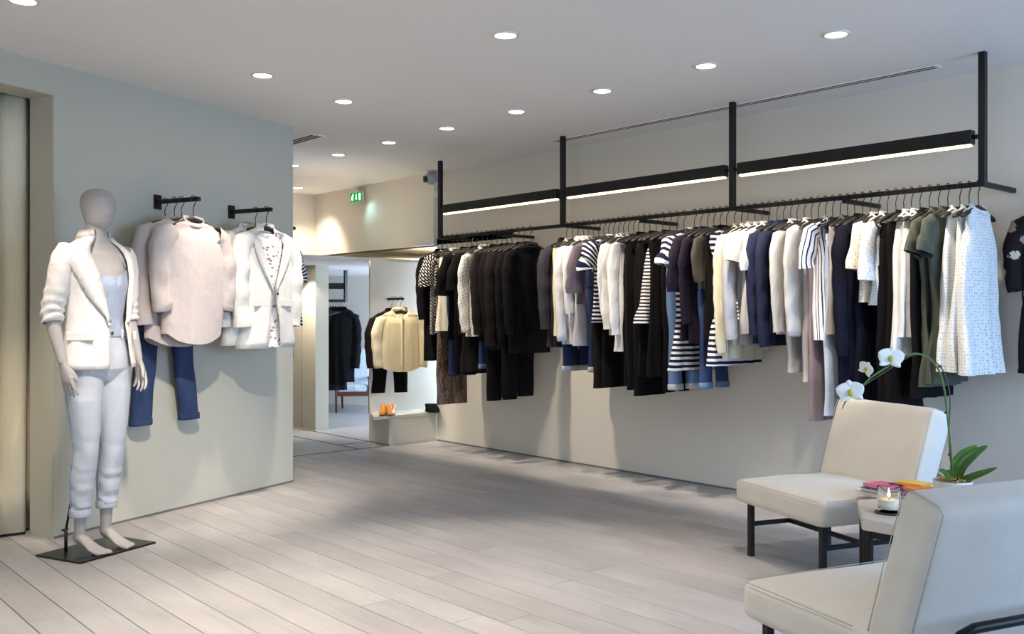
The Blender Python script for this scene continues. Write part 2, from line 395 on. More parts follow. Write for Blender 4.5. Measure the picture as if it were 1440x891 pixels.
d = bpy.data.lights.new('emergency_lamp', 'SPOT'); d.energy = 1.5; d.color = (.45, .97, 1); d.spot_size = 2.3; d.spot_blend = 1; d.shadow_soft_size = .02
s = bpy.data.objects.new('emergency_lamp', d); COL.objects.link(s); s.parent = t; s.location = (.13, -.06, -.06)
tgt = t.location+Vector((.34, .06, -.36)); s.matrix_parent_inverse = Matrix()
loc_w = t.location+Matrix.Rotation(t.rotation_euler.z, 3, 'Z') @ Vector((.13, -.06, -.06))
s.rotation_euler = (Matrix.Rotation(-t.rotation_euler.z, 3, 'Z') @ (tgt-loc_w)).to_track_quat('-Z', 'Y').to_euler()

# security camera
p = pix(606, 251, 9.17); p.y = 5.55
t = thing('security_camera', 'grey dome security camera on the wall beside the exit sign', 'security camera', p)
MB().box((0, -.004, .02), (.10, .02, .14), .004).build('mount', rim_white, t)
cm = paint('grey_camera_shell', rgb(165, 168, 170), .35, spec=.5)
MB().lathe([(.001, .062), (.03, .056), (.055, .03), (.062, 0), (.055, -.03), (.03, -.056), (.001, -.062)], 20, (.01, -.06, 0)).build('ball', cm, t)
MB().tube([(.0, -.10, -.008), (-.012, -.135, -.014)], .032, 16).build('lens', metal('camera_lens_black', rgb(14, 14, 16), .15, .2), t)
p = pix(606, 274, 9.17); p.y = 5.555
MB().lathe([(.001, -.02), (.026, -.018), (.03, 0)], 14).build('wall_sensor', rim_white, None, p).rotation_euler = (-PI/2, 0, 0)
tag(bpy.data.objects['wall_sensor'], 'small white sensor on the wall below the security camera', 'sensor')

# ---------------------------------------------------------------- the rack
RZ = 1.94; RX0, RX1 = -6.82, -2.07; SP = (RX1-RX0)/3
rack = thing('clothes_rack', 'long black steel clothes rack hung from the ceiling along the white wall', 'clothes rack', (RX0, TR, RZ))
def rl(p): return (p[0]-RX0, p[1]-TR, p[2]-RZ)
for k in range(4):
    x = RX0+k*SP; MB().box(rl((x, TR, (RZ+CEIL)/2-.006)), (.036, .036, CEIL-RZ+.012), .002).build('post', black_steel, rack)
MB().box(rl(((RX0+RX1)/2, TR, RZ)), (RX1-RX0+.03, .026, .026), .002).build('rail', black_steel, rack)
for k in range(7):
    x = RX0+k*SP/2; MB().box(rl((x, (TR+TW)/2, RZ-(0 if k % 2 == 0 else .02))), (.026, TW-TR, .026), .002).build('bracket', black_steel, rack)
for k in range(3):
    xc = RX0+(k+.5)*SP; L = SP-.10
    b = MB().box(rl((xc, TR, 2.195)), (L, .055, .075), .002).build('light_bar', black_steel, rack)
    o = MB().box((0, 0, 0), (L-.02, .030, .012), .002).build('diffuser', bar_glow, b, rl((xc, TR, 2.1515)))
    for s in (-1, 1): MB().tube([rl((xc+s*L/2, TR, 2.195)), rl((xc+s*(SP/2-.015), TR, 2.195))], .012, 8).build('pivot', black_steel, b)

# ---------------------------------------------------------------- hangers
def hanger_meshes():
    m = MB(); rings = []
    for i in range(17):
        u = -1+2*i/16; x = .205*u; z = -.058*abs(u)**1.35-.004; hy = .009+.012*abs(u)**2; hz = .017-.006*abs(u)
        if i in (0, 16): hy *= .6; hz *= .6
        rings.append([(x, hy*math.cos(2*PI*j/10), z+hz*math.sin(2*PI*j/10)) for j in range(10)])
    m.loft(rings, True, True, True); sh = m.mesh('shoulder_bar', hanger_black)
    pts = [(0, 0, 0), (0, 0, .035), (-.004, 0, .06), (.004, 0, .083), (.019, 0, .104)]
    pts += [(.023*math.cos(a), 0, .121+.023*math.sin(a)) for a in [math.radians(x) for x in (-20, 10, 40, 70, 95, 120, 150, 180, 205)]]
    hk = MB().tube(pts, .0028, 6).mesh('hook', hook_steel)
    m = MB().bar((-.17, 0, -.012), (.17, 0, -.012), .012, .012, .002)
    cb = m.mesh('clip_bar', hook_steel)
    cl = MB().box((0, 0, -.035), (.028, .024, .05), .004).mesh('clip', hanger_black)
    return sh, hk, cb, cl
H_SH, H_HK, H_CB, H_CL = hanger_meshes()
def hanger(loc, rotz, label, clips=False, group='black hangers'):
    h = thing('clothes_hanger', label, 'hanger', loc, rotz, group)
    part('shoulder_bar', H_SH, h); part('hook', H_HK, h)
    if clips:
        b = part('clip_bar', H_CB, h, (0, 0, -.055))
        for s in (-1, 1): part('clip', H_CL, h, (s*.13, 0, -.055))
    return h

# ---------------------------------------------------------------- garments
def body_rows(L, rnd, neck=.075, sh=.20, drop=.055, chest=.20, waist=.20, hem=.205, hd=.026, dip=.03, folds=16., amp=.012, tail=0.0, gap=None, n=40, slim=None, edge=.010, belt=None):
    keys = [(0, neck, .026), (-.016, neck+.04, .026), (-drop*.6, (neck+sh)/2+.025, .024), (-drop-.004, sh, .019), (-drop-.05, sh+.006, hd*.92),
            (-.22, chest, hd), (-.22-(L-.22)*.45, waist, hd), (-L, hem, hd*1.12)]
    if slim: keys[4:5] = [(-drop-.10, slim, hd*.9)]
    zs = [0, -.008, -.016, -drop*.6, -drop-.004, -drop-.025, -drop-.05]
    z = -drop-.05
    N = max(8, int((L+z)/.04))
    zs += [z-(L+z)*k/N for k in range(1, N+1)]
    p1, p2, p3, p4 = [rnd.random()*7 for _ in range(4)]
    rings = []
    for i, z in enumerate(zs):
        hw, d = interp(keys, z)
        k = max(0, min(1, (-z-.10)/(L-.10)))
        hw *= 1+.02*k*math.sin(z*11+p3)
        if belt and abs(-z-belt) < .05: d *= .7
        ring = []
        lo, hi = (0, 2*PI) if gap is None else (1.5*PI+gap(z), 3.5*PI-gap(z))
        for j in range(n):
            a = lo+(hi-lo)*j/(n if gap is None else n-1)
            ca, sa = math.cos(a), math.sin(a)
            x = hw*se(ca, .85); y = d*se(sa, .75)
            w = math.sin(x*folds*PI+p1+z*2.2)*amp*k+math.sin(x*folds*5.1+p2)*amp*.5*k
            w += edge*k*math.sin(z*7+p4+x*2)
            nz = noise.noise(Vector((x*13+p1*9, z*3.2, p2+(3 if sa > 0 else 0)))); w += math.copysign(.010*k**.5*(.5-abs(nz))*2, sa)*(.5 if abs(sa) < .5 else 1)
            x *= 1+.05*k*noise.noise(Vector((p3*5, z*6, sa*2)))
            zz = z-dip*max(0, -sa)**.8*max(0, 1-i/3.5)+.012*max(0, sa)*max(0, 1-i/3)
            if i == len(zs)-1 or tail: zz -= tail*k*k*(math.cos(2*a)*-.5+.5) if tail else 0
            ring.append((x, y+w, zz))
        rings.append(ring)
    return rings
def sleeve_mb(side, L, r0=.062, r1=.042, sh=.20, drop=.055, out=.045, fwd=-.012, hd=.026, rnd=random, cuff=0.0, flare=0.0, bend=.02):
    p = [Vector((side*(sh-.045), 0, -drop-.035)), Vector((side*(sh+.004), 0, -drop-.055)), Vector((side*(sh+out*.7), fwd*.3, -drop-.14))]
    L = max(L, .19); N = max(4, int((L-.12)/.035))
    for k in range(1, N+1):
        f = k/N; p.append(Vector((side*(sh+out*(.8+.2*math.sin(f*2.2))+flare*f-bend*f*f), fwd*(.3+f), -drop-.14-(L-.14)*f)))
    q = rnd.random()*6; rings = []; n = 16
    for i, c in enumerate(p):
        tdir = (p[min(i+1, len(p)-1)]-p[max(0, i-1)]).normalized(); yv = Vector((0, 1, 0)); a1 = yv.cross(tdir).normalized()
        f = i/(len(p)-1); r = r0+(r1-r0)*f; ry = min(r, hd*(1.05-.15*f))
        r *= 1+.05*math.sin(i*1.7+q); ry *= 1+.14*math.sin(i*1.3+q+1)
        if i == 0: r *= .8
        wr = [1+.16*noise.noise(Vector((math.cos(2*PI*j/n)*1.6+q*3, math.sin(2*PI*j/n)*1.6, i*.42))) for j in range(n)]
        rings.append([c+a1*r*math.cos(2*PI*j/n)*wr[j]+yv*ry*math.sin(2*PI*j/n)*wr[j] for j in range(n)])
    m = MB().loft(rings); return m, p, rings
def collar_band(rings0, hgt=.014, out=.004):
    n = len(rings0); r = [Vector(p) for p in rings0]; c = sum(r, Vector())/n
    def off(p, k, dz): return p+(p-c).normalized()*k+Vector((0, 0, dz))
    return MB().loft([[off(p, out, -.004) for p in r], [off(p, out+.001, hgt*.6) for p in r], [off(p, -.001, hgt) for p in r], [off(p, -.004, hgt*.4) for p in r], [off(p, -.003, -.006) for p in r]])
def shirt_collar(rings0):
    n = len(rings0); r = [Vector(p) for p in rings0]; c = sum(r, Vector())/n
    A, B, C = [], [], []
    for j, p in enumerate(r):
        a = 2*PI*j/n; front = max(0, -math.sin(a))
        d = (p-c); d.z = 0; d.normalize()
        A.append(p+Vector((0, 0, -.004))); op = max(0, 1-front**10); B.append(p+Vector((0, 0, .020*op))+d*.003*op)
        C.append(p+d*(.004+.016*op)+Vector((0, 0, -.004-.048*math.exp(-((front-.88)/.10)**2)*op)))
    return MB().loft([A, B, C])
def dots(name, mt, parent, pts, r=.006):
    me = MB().lathe([(.0005, .003), (r*.8, .003), (r, .0005), (r, -.001)], 8).mesh(name, mt)
    for p in pts:
        o = part(name, me, parent, p); o.rotation_euler = (PI/2, 0, 0)
button_white = paint('pearl_button', rgb(215, 212, 205), .3, spec=.5)
button_dark = paint('dark_button', rgb(60, 56, 54), .3, spec=.5)
def top(name, label, cat, loc, rotz, L, mt, seed, sleeve=None, sl_kw=None, collar='crew', col_mat=None, group=None, buttons=None, cuff=None, hem_mat=None, **kw):
    rnd = random.Random(seed); t = thing(name, label, cat, loc, rotz, group)
    rings = body_rows(L, rnd, **kw)
    MB().loft(rings, closed=kw.get('gap') is None).build('body', mt, t)
    sh, dr, hd = kw.get('sh', .20), kw.get('drop', .055), kw.get('hd', .026)
    if sleeve:
        for s in (-1, 1):
            m, p, rg = sleeve_mb(s, sleeve, **{**dict(sh=sh, drop=dr, hd=hd, rnd=rnd), **(sl_kw or {})})
            so = m.build('sleeve', mt, t)
            if cuff:
                c0 = [Vector(v) for v in rg[-2]]; c1 = [Vector(v) for v in rg[-1]]; k0 = sum(c0, Vector())/len(c0); k1 = sum(c1, Vector())/len(c1)
                MB().loft([[k0+(v-k0)*1.06 for v in c0], [k1+(v-k1)*1.10 for v in c1], [k1+(v-k1)*.96+(k1-k0)*.1 for v in c1]]).build('cuff', cuff if not isinstance(cuff, bool) else mt, so)
    if collar == 'crew': collar_band(rings[0]).build('collar', col_mat or mt, t)
    elif collar == 'shirt': shirt_collar(rings[0]).build('collar', col_mat or mt, t)
    if buttons:
        zs = [-.06-k*.085 for k in range(int((L-.1)/.085))]
        MB().bar((0, -hd-.004, -.05), (0, -hd*1.1-.006, -L+.005), .028, .004, 0).build('placket', mt, t)
        dots('button', buttons, t, [(0, -hd-.009, z) for z in zs])
    return t, rings
def camisole(name, label, cat, loc, rotz, L, mt, seed, group=None, **kw):
    rnd = random.Random(seed); t = thing(name, label, cat, loc, rotz, group)
    kw.setdefault('hd', .026)
    rings = body_rows(L, rnd, neck=.10, sh=.135, drop=.035, chest=.17, slim=.155, dip=.06, **kw)
    down = Vector((0, 0, -.10)); MB().loft([[Vector(p)+down*max(0, 1-i/7) for p in r] for i, r in enumerate(rings)]).build('body', mt, t)
    for s in (-1, 1):
        MB().tube([(s*.10, -.03, -.13), (s*.095, -.028, -.04), (s*.09, 0, -.018), (s*.095, .026, -.04), (s*.10, .026, -.10)], .006, 6).build('strap', mt, t)
    return t
def trousers(name, label, loc, rotz, L, mt, seed, hw=.165, leg=.085, hem=.06, hd=.026, cuff=None, group=None, spread=.0, straight=0.0, cat='trousers', waist_mat=None, button=None):
    rnd = random.Random(seed); t = thing(name, label, cat, loc, rotz, group)
    n = 32; rings = []
    for z, a, d in ((0, hw*.93, hd*.7), (-.035, hw*.95, hd*.85), (-.10, hw, hd), (-.19, hw*1.04, hd*1.05), (-.27, hw*1.05, hd)):
        rings.append([(a*se(math.cos(2*PI*j/n), .8), d*se(math.sin(2*PI*j/n), .75), z) for j in range(n)])
    MB().loft(rings).build('hip', mt, t)
    wb = MB().loft([[(p[0]*1.03, p[1]*1.25, p[2]) for p in rings[0]], [(p[0]*1.025, p[1]*1.12, p[2]) for p in rings[1]]]).build('waistband', waist_mat or mt, t)
    if button: dots('button', button, wb, [(0, -hd-.008, -.018)], .008)
    for s in (-1, 1):
        q = rnd.random()*6; rg = []; N = int((L-.2)/.045)
        for i in range(N+1):
            f = i/N; z = -.20-(L-.20)*f; r = leg+(hem-leg)*min(1, f*(1.4-straight)); d = hd*(1.0-.12*f)
            cx = s*(hw*.52+spread*f+.004*math.sin(f*9+q))
            rg.append([(cx+r*se(math.cos(2*PI*j/18), .8)*(1+.03*math.sin(z*24+q)), d*se(math.sin(2*PI*j/18), .8)+.004*math.sin(z*13+q), z) for j in range(18)])
        lo = MB().loft(rg).build('leg', mt, t)
        if cuff:
            a, b = rg[-1], rg[-2]; c = Vector((sum(p[0] for p in a)/18, sum(p[1] for p in a)/18, a[0][2]))
            def sc_(k, dz): return [(c.x+(p[0]-c.x)*k, c.y+(p[1]-c.y)*(k+.06), c.z+dz) for p in a]
            MB().loft([sc_(1.02, .036), sc_(1.09, .034), sc_(1.10, .002), sc_(1.04, -.004), sc_(.96, .0)]).build('cuff', cuff, lo)
    return t

# fabrics
F = dict(
 black=cloth('black_fabric', rgb(14, 13, 14)), black2=cloth('soft_black_knit', rgb(20, 18, 19), 1, .2), charcoal=cloth('charcoal_fabric', rgb(50, 47, 54)),
 darknavy=cloth('dark_navy_fabric', rgb(16, 17, 32)), navy=cloth('navy_knit', rgb(44, 46, 68), 1, .15), brown=cloth('dark_brown_fabric', rgb(28, 23, 22)),
 white=cloth('white_cotton', rgb(214, 211, 206), .9, .02), cream=cloth('cream_knit', rgb(228, 221, 194), .95, .03), ivory=cloth('ivory_silk', rgb(224, 209, 170), .6, .03, .3),
 paleg=cloth('pale_grey_wool', rgb(188, 184, 184), .95, .05), grey=cloth('light_grey_wool', rgb(172, 168, 166), .95, .06), stone=cloth('stone_grey_fabric', rgb(150, 144, 138)),
 mauve=cloth('mauve_grey_fabric', rgb(126, 112, 118)), plum=cloth('dark_plum_knit', rgb(42, 33, 46), 1, .12), olive=cloth('olive_green_fabric', rgb(74, 78, 68)), olivegrey=cloth('olive_grey_fabric', rgb(78, 72, 64)),
 paleblue=cloth('pale_blue_cotton', rgb(172, 186, 208)), purple=cloth('purple_grey_jersey', rgb(98, 84, 96)), pinkgrey=cloth('pale_pink_grey_marl', rgb(190, 180, 176), 1, .05, .3),
 jean=denim('mid_blue_denim', rgb(20, 32, 66), rgb(96, 122, 166), .30), darkjean=denim('dark_indigo_denim', rgb(28, 40, 70), rgb(52, 68, 104)), lightjean=denim('washed_blue_denim', rgb(84, 112, 150), rgb(140, 164, 192)),
 bleach=denim('bleached_pale_denim', rgb(172, 182, 194), rgb(212, 214, 217), .7),
 stripe=stripes('navy_white_stripe', rgb(26, 28, 52), rgb(232, 230, 226), .030, .56), stripew=stripes('wide_navy_white_stripe', rgb(28, 30, 54), rgb(230, 228, 222), .036, .52),
 stripe2=stripes('fine_brown_white_stripe', rgb(44, 36, 46), rgb(226, 222, 216), .024, .50), vstripe=stripes('white_navy_vertical_stripe', rgb(36, 40, 66), rgb(238, 238, 240), .034, .30, 0),
 geo=motif('black_white_geometric_print', rgb(24, 23, 24), rgb(226, 222, 212), .040, .020, .5, .30), geow=motif('white_black_motif_print', rgb(226, 219, 204), rgb(40, 36, 34), .034, .022, .35, .42),
 eyelet=eyelet('white_eyelet_cotton', rgb(212, 212, 207), rgb(164, 165, 164), .016), eyelet2=eyelet('cream_eyelet_cotton', rgb(214, 207, 190), rgb(166, 158, 140), .019),
)
def sequin():
    t = NT('brown_sequin_fabric', .35, .6, .3); v = t.n('ShaderNodeTexVoronoi', i_Scale=120); t.l(t.mapping(t.uv(), (1, .35, 1)), v.inputs['Vector'])
    t.color(t.ramp(t.math('ADD', t.math('MULTIPLY', t.noise(t.mapping(t.uv(), (6, .8, 1)), 9, 3), .75), t.math('MULTIPLY', v.outputs['Distance'], .4)), [(.25, rgb(34, 26, 22)), (.5, rgb(84, 64, 50)), (.7, rgb(150, 122, 98)), (.85, rgb(60, 46, 38))]))
    t.bump(v.outputs['Distance'], .8, .004); return t.m
F['sequin'] = sequin()
def floral(name, base, c1, c2, scale=38):
    t = NT(name, .85, .2); v = t.n('ShaderNodeTexVoronoi', i_Scale=scale); t.l(t.uv(), v.inputs['Vector'])
    mk = t.math('LESS_THAN', t.math('ADD', v.outputs['Distance'], t.math('MULTIPLY', t.noise(t.uv(), 90, 3), .35)), .48)
    cc = t.n('ShaderNodeSeparateColor'); t.l(v.outputs['Color'], cc.inputs[0])
    t.color(t.mix(mk, base, t.mix(cc.outputs[0], c1, c2))); t.bump(t.noise(t.mapping(t.obj(), (14, 14, 4)), 1, 3), .6, .022); return t.m
F['floral'] = floral('white_floral_print', rgb(236, 232, 228), rgb(120, 116, 122), rgb(176, 140, 142))
F['bold'] = floral('black_cream_bold_print', rgb(32, 27, 30), rgb(220, 208, 190), rgb(150, 128, 116), 11)

# ---------------------------------------------------------------- clothes on the long rack (hook column in the photo, garment, hem row)
def rack_s(x, t=TR):
    q = (x-720)/FPX; return (q*CA*t-CB*t)/(CA+q*CB)
ZN = RZ-.121
RG = 'clothes on the long rack'
SHORT = dict(r0=.075, r1=.085, out=.05, flare=.035, hd=.03)
LONG = dict(r0=.062, r1=.044)
WIDE = dict(r0=.07, r1=.09, out=.05, flare=.05)
def sl(yb, x): return None
E = [
 (622, 'dress', 'long dark charcoal knitted coat at the far left end of the rack', 507, 'black2', dict(sleeve=449, sl_kw=LONG)),
 (629, 'blouse', 'black blouse with white geometric print and short sleeves, far left of the rack', 470, 'geo', dict(sleeve=403, sl_kw=SHORT)),
 (636, 'pants', 'long dark brown sequinned trousers below the geometric print blouse', 569, 'sequin', dict(hem=.085, leg=.09)),
 (643, 'blouse', 'cream white sleeveless top beside the geometric print blouse', 465, 'cream', dict(hem=.24, hd=.03)),
 (650, 'pants', 'dark blue jeans showing below the cream sleeveless top', 528, 'darkjean', dict(cuff='darkjean')),
 (657, 'blouse', 'black top with wide short sleeves standing out beside the cream top', 478, 'black', dict(sleeve=416, sl_kw=WIDE)),
 (664, 'pants', 'black wide trousers under the black wide sleeved top', 526, 'black', dict(hem=.1, leg=.1, straight=1)),
 (671, 'blouse', 'black tee with elbow length sleeves, second black top from the left', 470, 'black2', dict(sleeve=408, sl_kw=SHORT)),
 (678, 'dress', 'long plain black dress left of the motif print blouse', 523, 'brown', dict(hem=.22)),
 (685, 'blouse', 'white blouse with small black motif print and long cuffed sleeves', 473, 'geow', dict(sleeve=466, sl_kw=LONG, cuff=True, collar='shirt')),
 (692, 'pants', 'mid blue jeans with rolled cuffs below the motif print blouse', 518, 'jean', dict(cuff='lightjean')),
 (699, 'blouse', 'dark brown black blouse right of the motif print blouse', 480, 'brown', dict(sleeve=470, sl_kw=LONG)),
 (706, 'pants', 'black tapered trousers with the lowest hem in the left section', 564, 'black', dict(hem=.075, hd=.03)),
 (713, 'blouse', 'black ribbed top behind the lace blouse', 488, 'black2', dict(sleeve=440, sl_kw=LONG)),
 (720, 'blouse', 'sheer black lace blouse with long sleeves', 492, 'brown', dict(sleeve=486, sl_kw=LONG)),
 (728, 'pants', 'black straight trousers under the black lace blouse', 559, 'black', dict(hem=.08, hd=.03, straight=1)),
 (736, 'blouse', 'black silk blouse second from the gap in the rail', 490, 'black', dict(sleeve=480, sl_kw=LONG)),
 (746, 'blouse', 'black tunic hanging at the gap in the rail, last of the left section', 497, 'black2', dict(hem=.215, sleeve=470, sl_kw=LONG)),
 (797, 'blazer', 'dark charcoal blazer with long sleeves hanging right of the gap', 488, 'charcoal', dict(sleeve=462, sl_kw=LONG, hd=.034, collar='shirt')),
 (805, 'blouse', 'ivory blouse peeping out beside the charcoal blazer', 472, 'ivory', dict(hem=.2)),
 (813, 'pants', 'dark indigo jeans with rolled hem right of the charcoal blazer', 521, 'darkjean', dict(cuff='paleg', straight=.6, leg=.09, hem=.075)),
 (821, 'shirt', 'white long shirt in the middle section, leftmost of its whites', 484, 'white', dict(sleeve=478, sl_kw=LONG, cuff=True, collar='shirt')),
 (828, 'shirt', 'short white blouse right of the leftmost long white shirt', 459, 'white', dict(sleeve=440, sl_kw=LONG, collar='shirt')),
 (835, 'blouse', 'thin pale grey tee among the white shirts', 486, 'paleg', dict()),
 (842, 'blouse', 'muted purple jersey top with short sleeves', 427, 'purple', dict(sleeve=412, sl_kw=SHORT)),
 (849, 'pants', 'dark indigo jeans under the muted purple top', 523, 'darkjean', dict(cuff='grey')),
 (856, 'pants', 'dark brown black trousers left of the striped tee', 546, 'brown', dict(hem=.08, straight=1, hd=.03)),
 (863, 'tee', 'navy and white striped tee with short sleeves, in the middle section', 453, 'stripe', dict(sleeve=362, sl_kw=SHORT)),
 (870, 'pants', 'black trousers hanging below the striped tee', 545, 'black', dict(hem=.085, straight=1)),
 (877, 'shirt', 'white silk shirt, shortest of the three right of the striped tee', 447, 'white', dict(sleeve=441, sl_kw=LONG)),
 (884, 'shirt', 'white silk shirt, middle length of the three right of the striped tee', 471, 'white', dict(sleeve=462, sl_kw=LONG)),
 (891, 'shirt', 'white silk shirt, longest of the three right of the striped tee', 494, 'white', dict(sleeve=470, sl_kw=LONG)),
 (898, 'pants', 'black trousers right of the three white silk shirts', 543, 'black', dict(hem=.08, straight=1)),
 (906, 'dress', 'long black sleeveless dress left of the striped camisole', 548, 'black', dict(hem=.19)),
 (914, 'pants', 'black cropped trousers beside the striped camisole with pointed hem', 557, 'black', dict(hem=.085, straight=1)),
 (923, 'dress', 'black slip dress directly behind the striped camisole', 530, 'black2', dict(hem=.2)),
 (932, 'cami', 'flared camisole with fine brown and white stripes', 455, 'stripe2', dict(waist=.20, hem=.27, hdf=.045)),
 (942, 'dress', 'black skirt dress right of the striped camisole', 530, 'black', dict(hem=.24)),
 (952, 'pants', 'black slim trousers behind the washed blue jeans', 552, 'black', dict()),
 (962, 'pants', 'washed blue jeans with rolled cuffs left of the striped dress', 548, 'lightjean', dict(cuff='paleg', hd=.034)),
 (977, 'dress', 'long navy and white striped dress with short sleeves, the left one', 521, 'stripew', dict(sleeve=352, sl_kw=WIDE, waist=.17, hem=.27, hdf=.045)),
 (986, 'blouse', 'dark plum knitted tee right of the left striped dress', 478, 'plum', dict(sleeve=410, sl_kw=SHORT)),
 (995, 'blouse', 'dark plum long cardigan right of the plum tee', 483, 'plum', dict(sleeve=455, sl_kw=LONG)),
 (1004, 'pants', 'mid blue jeans with turned up cuffs between the two striped dresses', 546, 'jean', dict(cuff='lightjean')),
 (1013, 'blouse', 'olive grey shirt with short hem', 406, 'olivegrey', dict(sleeve=395, sl_kw=LONG)),
 (1022, 'dress', 'black skirt beneath the olive grey shirt', 478, 'black', dict()),
 (1033, 'dress', 'navy and white striped dress behind the cream knit, the right one', 514, 'stripew', dict(waist=.18, hem=.27, hdf=.045)),
 (1043, 'blouse', 'long cream knitted cardigan right of the olive grey shirt', 504, 'cream', dict(sleeve=495, sl_kw=LONG)),
 (1052, 'blouse', 'cream tunic between the cream cardigan and the grey blazer', 478, 'cream', dict(sleeve=440, sl_kw=LONG)),
 (1062, 'blazer', 'pale grey blazer with a row of sleeve buttons', 485, 'paleg', dict(sleeve=476, sl_kw=dict(r0=.07, r1=.056, out=.06), hd=.032, collar='shirt')),
 (1072, 'tee', 'white tee with wide short sleeves right of the grey blazer', 469, 'white', dict(sleeve=368, sl_kw=WIDE)),
 (1081, 'shirt', 'white shirt between the white tee and the navy cardigans', 450, 'white', dict(sleeve=380, sl_kw=SHORT)),
 (1092, 'blouse', 'navy knitted cardigan, left one of the pair', 483, 'navy', dict(sleeve=470, sl_kw=LONG, hd=.03)),
 (1102, 'blouse', 'navy knitted cardigan, right one of the pair', 486, 'navy', dict(sleeve=487, sl_kw=LONG, hd=.03)),
 (1112, 'blouse', 'dark navy knit hidden right of the navy cardigans', 470, 'darknavy', dict()),
 (1121, 'shirt', 'white tunic left of the long cuffed white shirt', 470, 'white', dict(sleeve=466, sl_kw=LONG)),
 (1131, 'pants', 'pale grey trousers below the white tunic', 524, 'grey', dict(straight=1, hem=.08)),
 (1141, 'shirt', 'long white shirt with buttoned cuffs right of the white tunic', 473, 'white', dict(sleeve=470, sl_kw=dict(r0=.075, r1=.06), cuff=True, hd=.032)),
 (1151, 'pants', 'light grey cropped trousers under the long cuffed white shirt', 537, 'grey', dict(straight=1, hem=.09)),
 (1161, 'pants', 'mauve grey long trousers reaching nearly to the armchair', 593, 'mauve', dict(straight=1, hem=.08)),
 (1171, 'tee', 'white short sleeved top with vertical navy stripes', 478, 'vstripe', dict(sleeve=378, sl_kw=SHORT)),
 (1182, 'pants', 'pale blue trousers below the vertical striped top', 585, 'paleblue', dict(straight=1, hem=.085)),
 (1192, 'blouse', 'stone grey top right of the vertical striped top', 470, 'stone', dict()),
 (1202, 'pants', 'black clipped trousers left of the navy coat dress', 572, 'black', dict(straight=1, hem=.09)),
 (1213, 'dress', 'long dark navy coat dress with long sleeves', 575, 'darknavy', dict(sleeve=500, sl_kw=LONG, hem=.22, hd=.034)),
 (1224, 'pants', 'dark navy trousers behind the eyelet tops', 590, 'darknavy', dict(straight=1, hem=.1)),
 (1236, 'blouse', 'cream eyelet cropped top with wide sleeves, left one', 425, 'eyelet2', dict(sleeve=380, sl_kw=WIDE)),
 (1248, 'blouse', 'white eyelet cropped top with wide sleeves, right one', 429, 'eyelet', dict(sleeve=395, sl_kw=WIDE)),
 (1260, 'pants', 'wide black trousers clipped right of the eyelet tops', 592, 'black', dict(straight=1, hem=.11, leg=.1, hd=.034)),
 (1271, 'dress', 'long black maxi skirt behind the white sleeveless tops', 600, 'black', dict(hem=.23, hd=.034)),
 (1282, 'blouse', 'long white sleeveless top, left one with the lower hem', 494, 'white', dict(sh=.17, hem=.22, hd=.032, tail=.03)),
 (1294, 'blouse', 'white sleeveless top, right one with the higher hem', 474, 'white', dict(sh=.17, hem=.21, hd=.032)),
 (1307, 'dress', 'black dress between the white sleeveless tops and olive dresses', 560, 'black', dict(hem=.2, sh=.15)),
 (1320, 'dress', 'olive green dress with gathered waist and short sleeves, left one', 544, 'olive', dict(sleeve=336, sl_kw=WIDE, waist=.15, hem=.20, belt=.62)),
 (1333, 'dress', 'olive green dress with gathered waist and short sleeves, right one', 540, 'olive', dict(sleeve=352, sl_kw=WIDE, waist=.16, hem=.2, belt=.62)),
 (1350, 'dress', 'white eyelet sleeveless dress, farthest of the three at the right end', 522, 'eyelet', dict(sh=.14, slim=.15, chest=.17, hem=.24, hd=.03)),
 (1363, 'dress', 'white eyelet sleeveless dress, middle of the three at the right end', 523, 'eyelet', dict(sh=.14, slim=.15, chest=.17, hem=.24, hd=.03)),
 (1376, 'dress', 'white eyelet sleeveless dress facing outwards, last on the right end', 527, 'eyelet', dict(sh=.145, slim=.155, chest=.185, waist=.2, hem=.25, hd=.045, folds=9, amp=.016)),
]
CAT = {'dress': ('dress', 'dress'), 'blouse': ('blouse', 'top'), 'shirt': ('shirt', 'shirt'), 'tee': ('tee_shirt', 'tee shirt'), 'blazer': ('blazer', 'blazer'), 'cami': ('camisole', 'top'), 'pants': ('trousers', 'trousers')}
rj = random.Random(11)
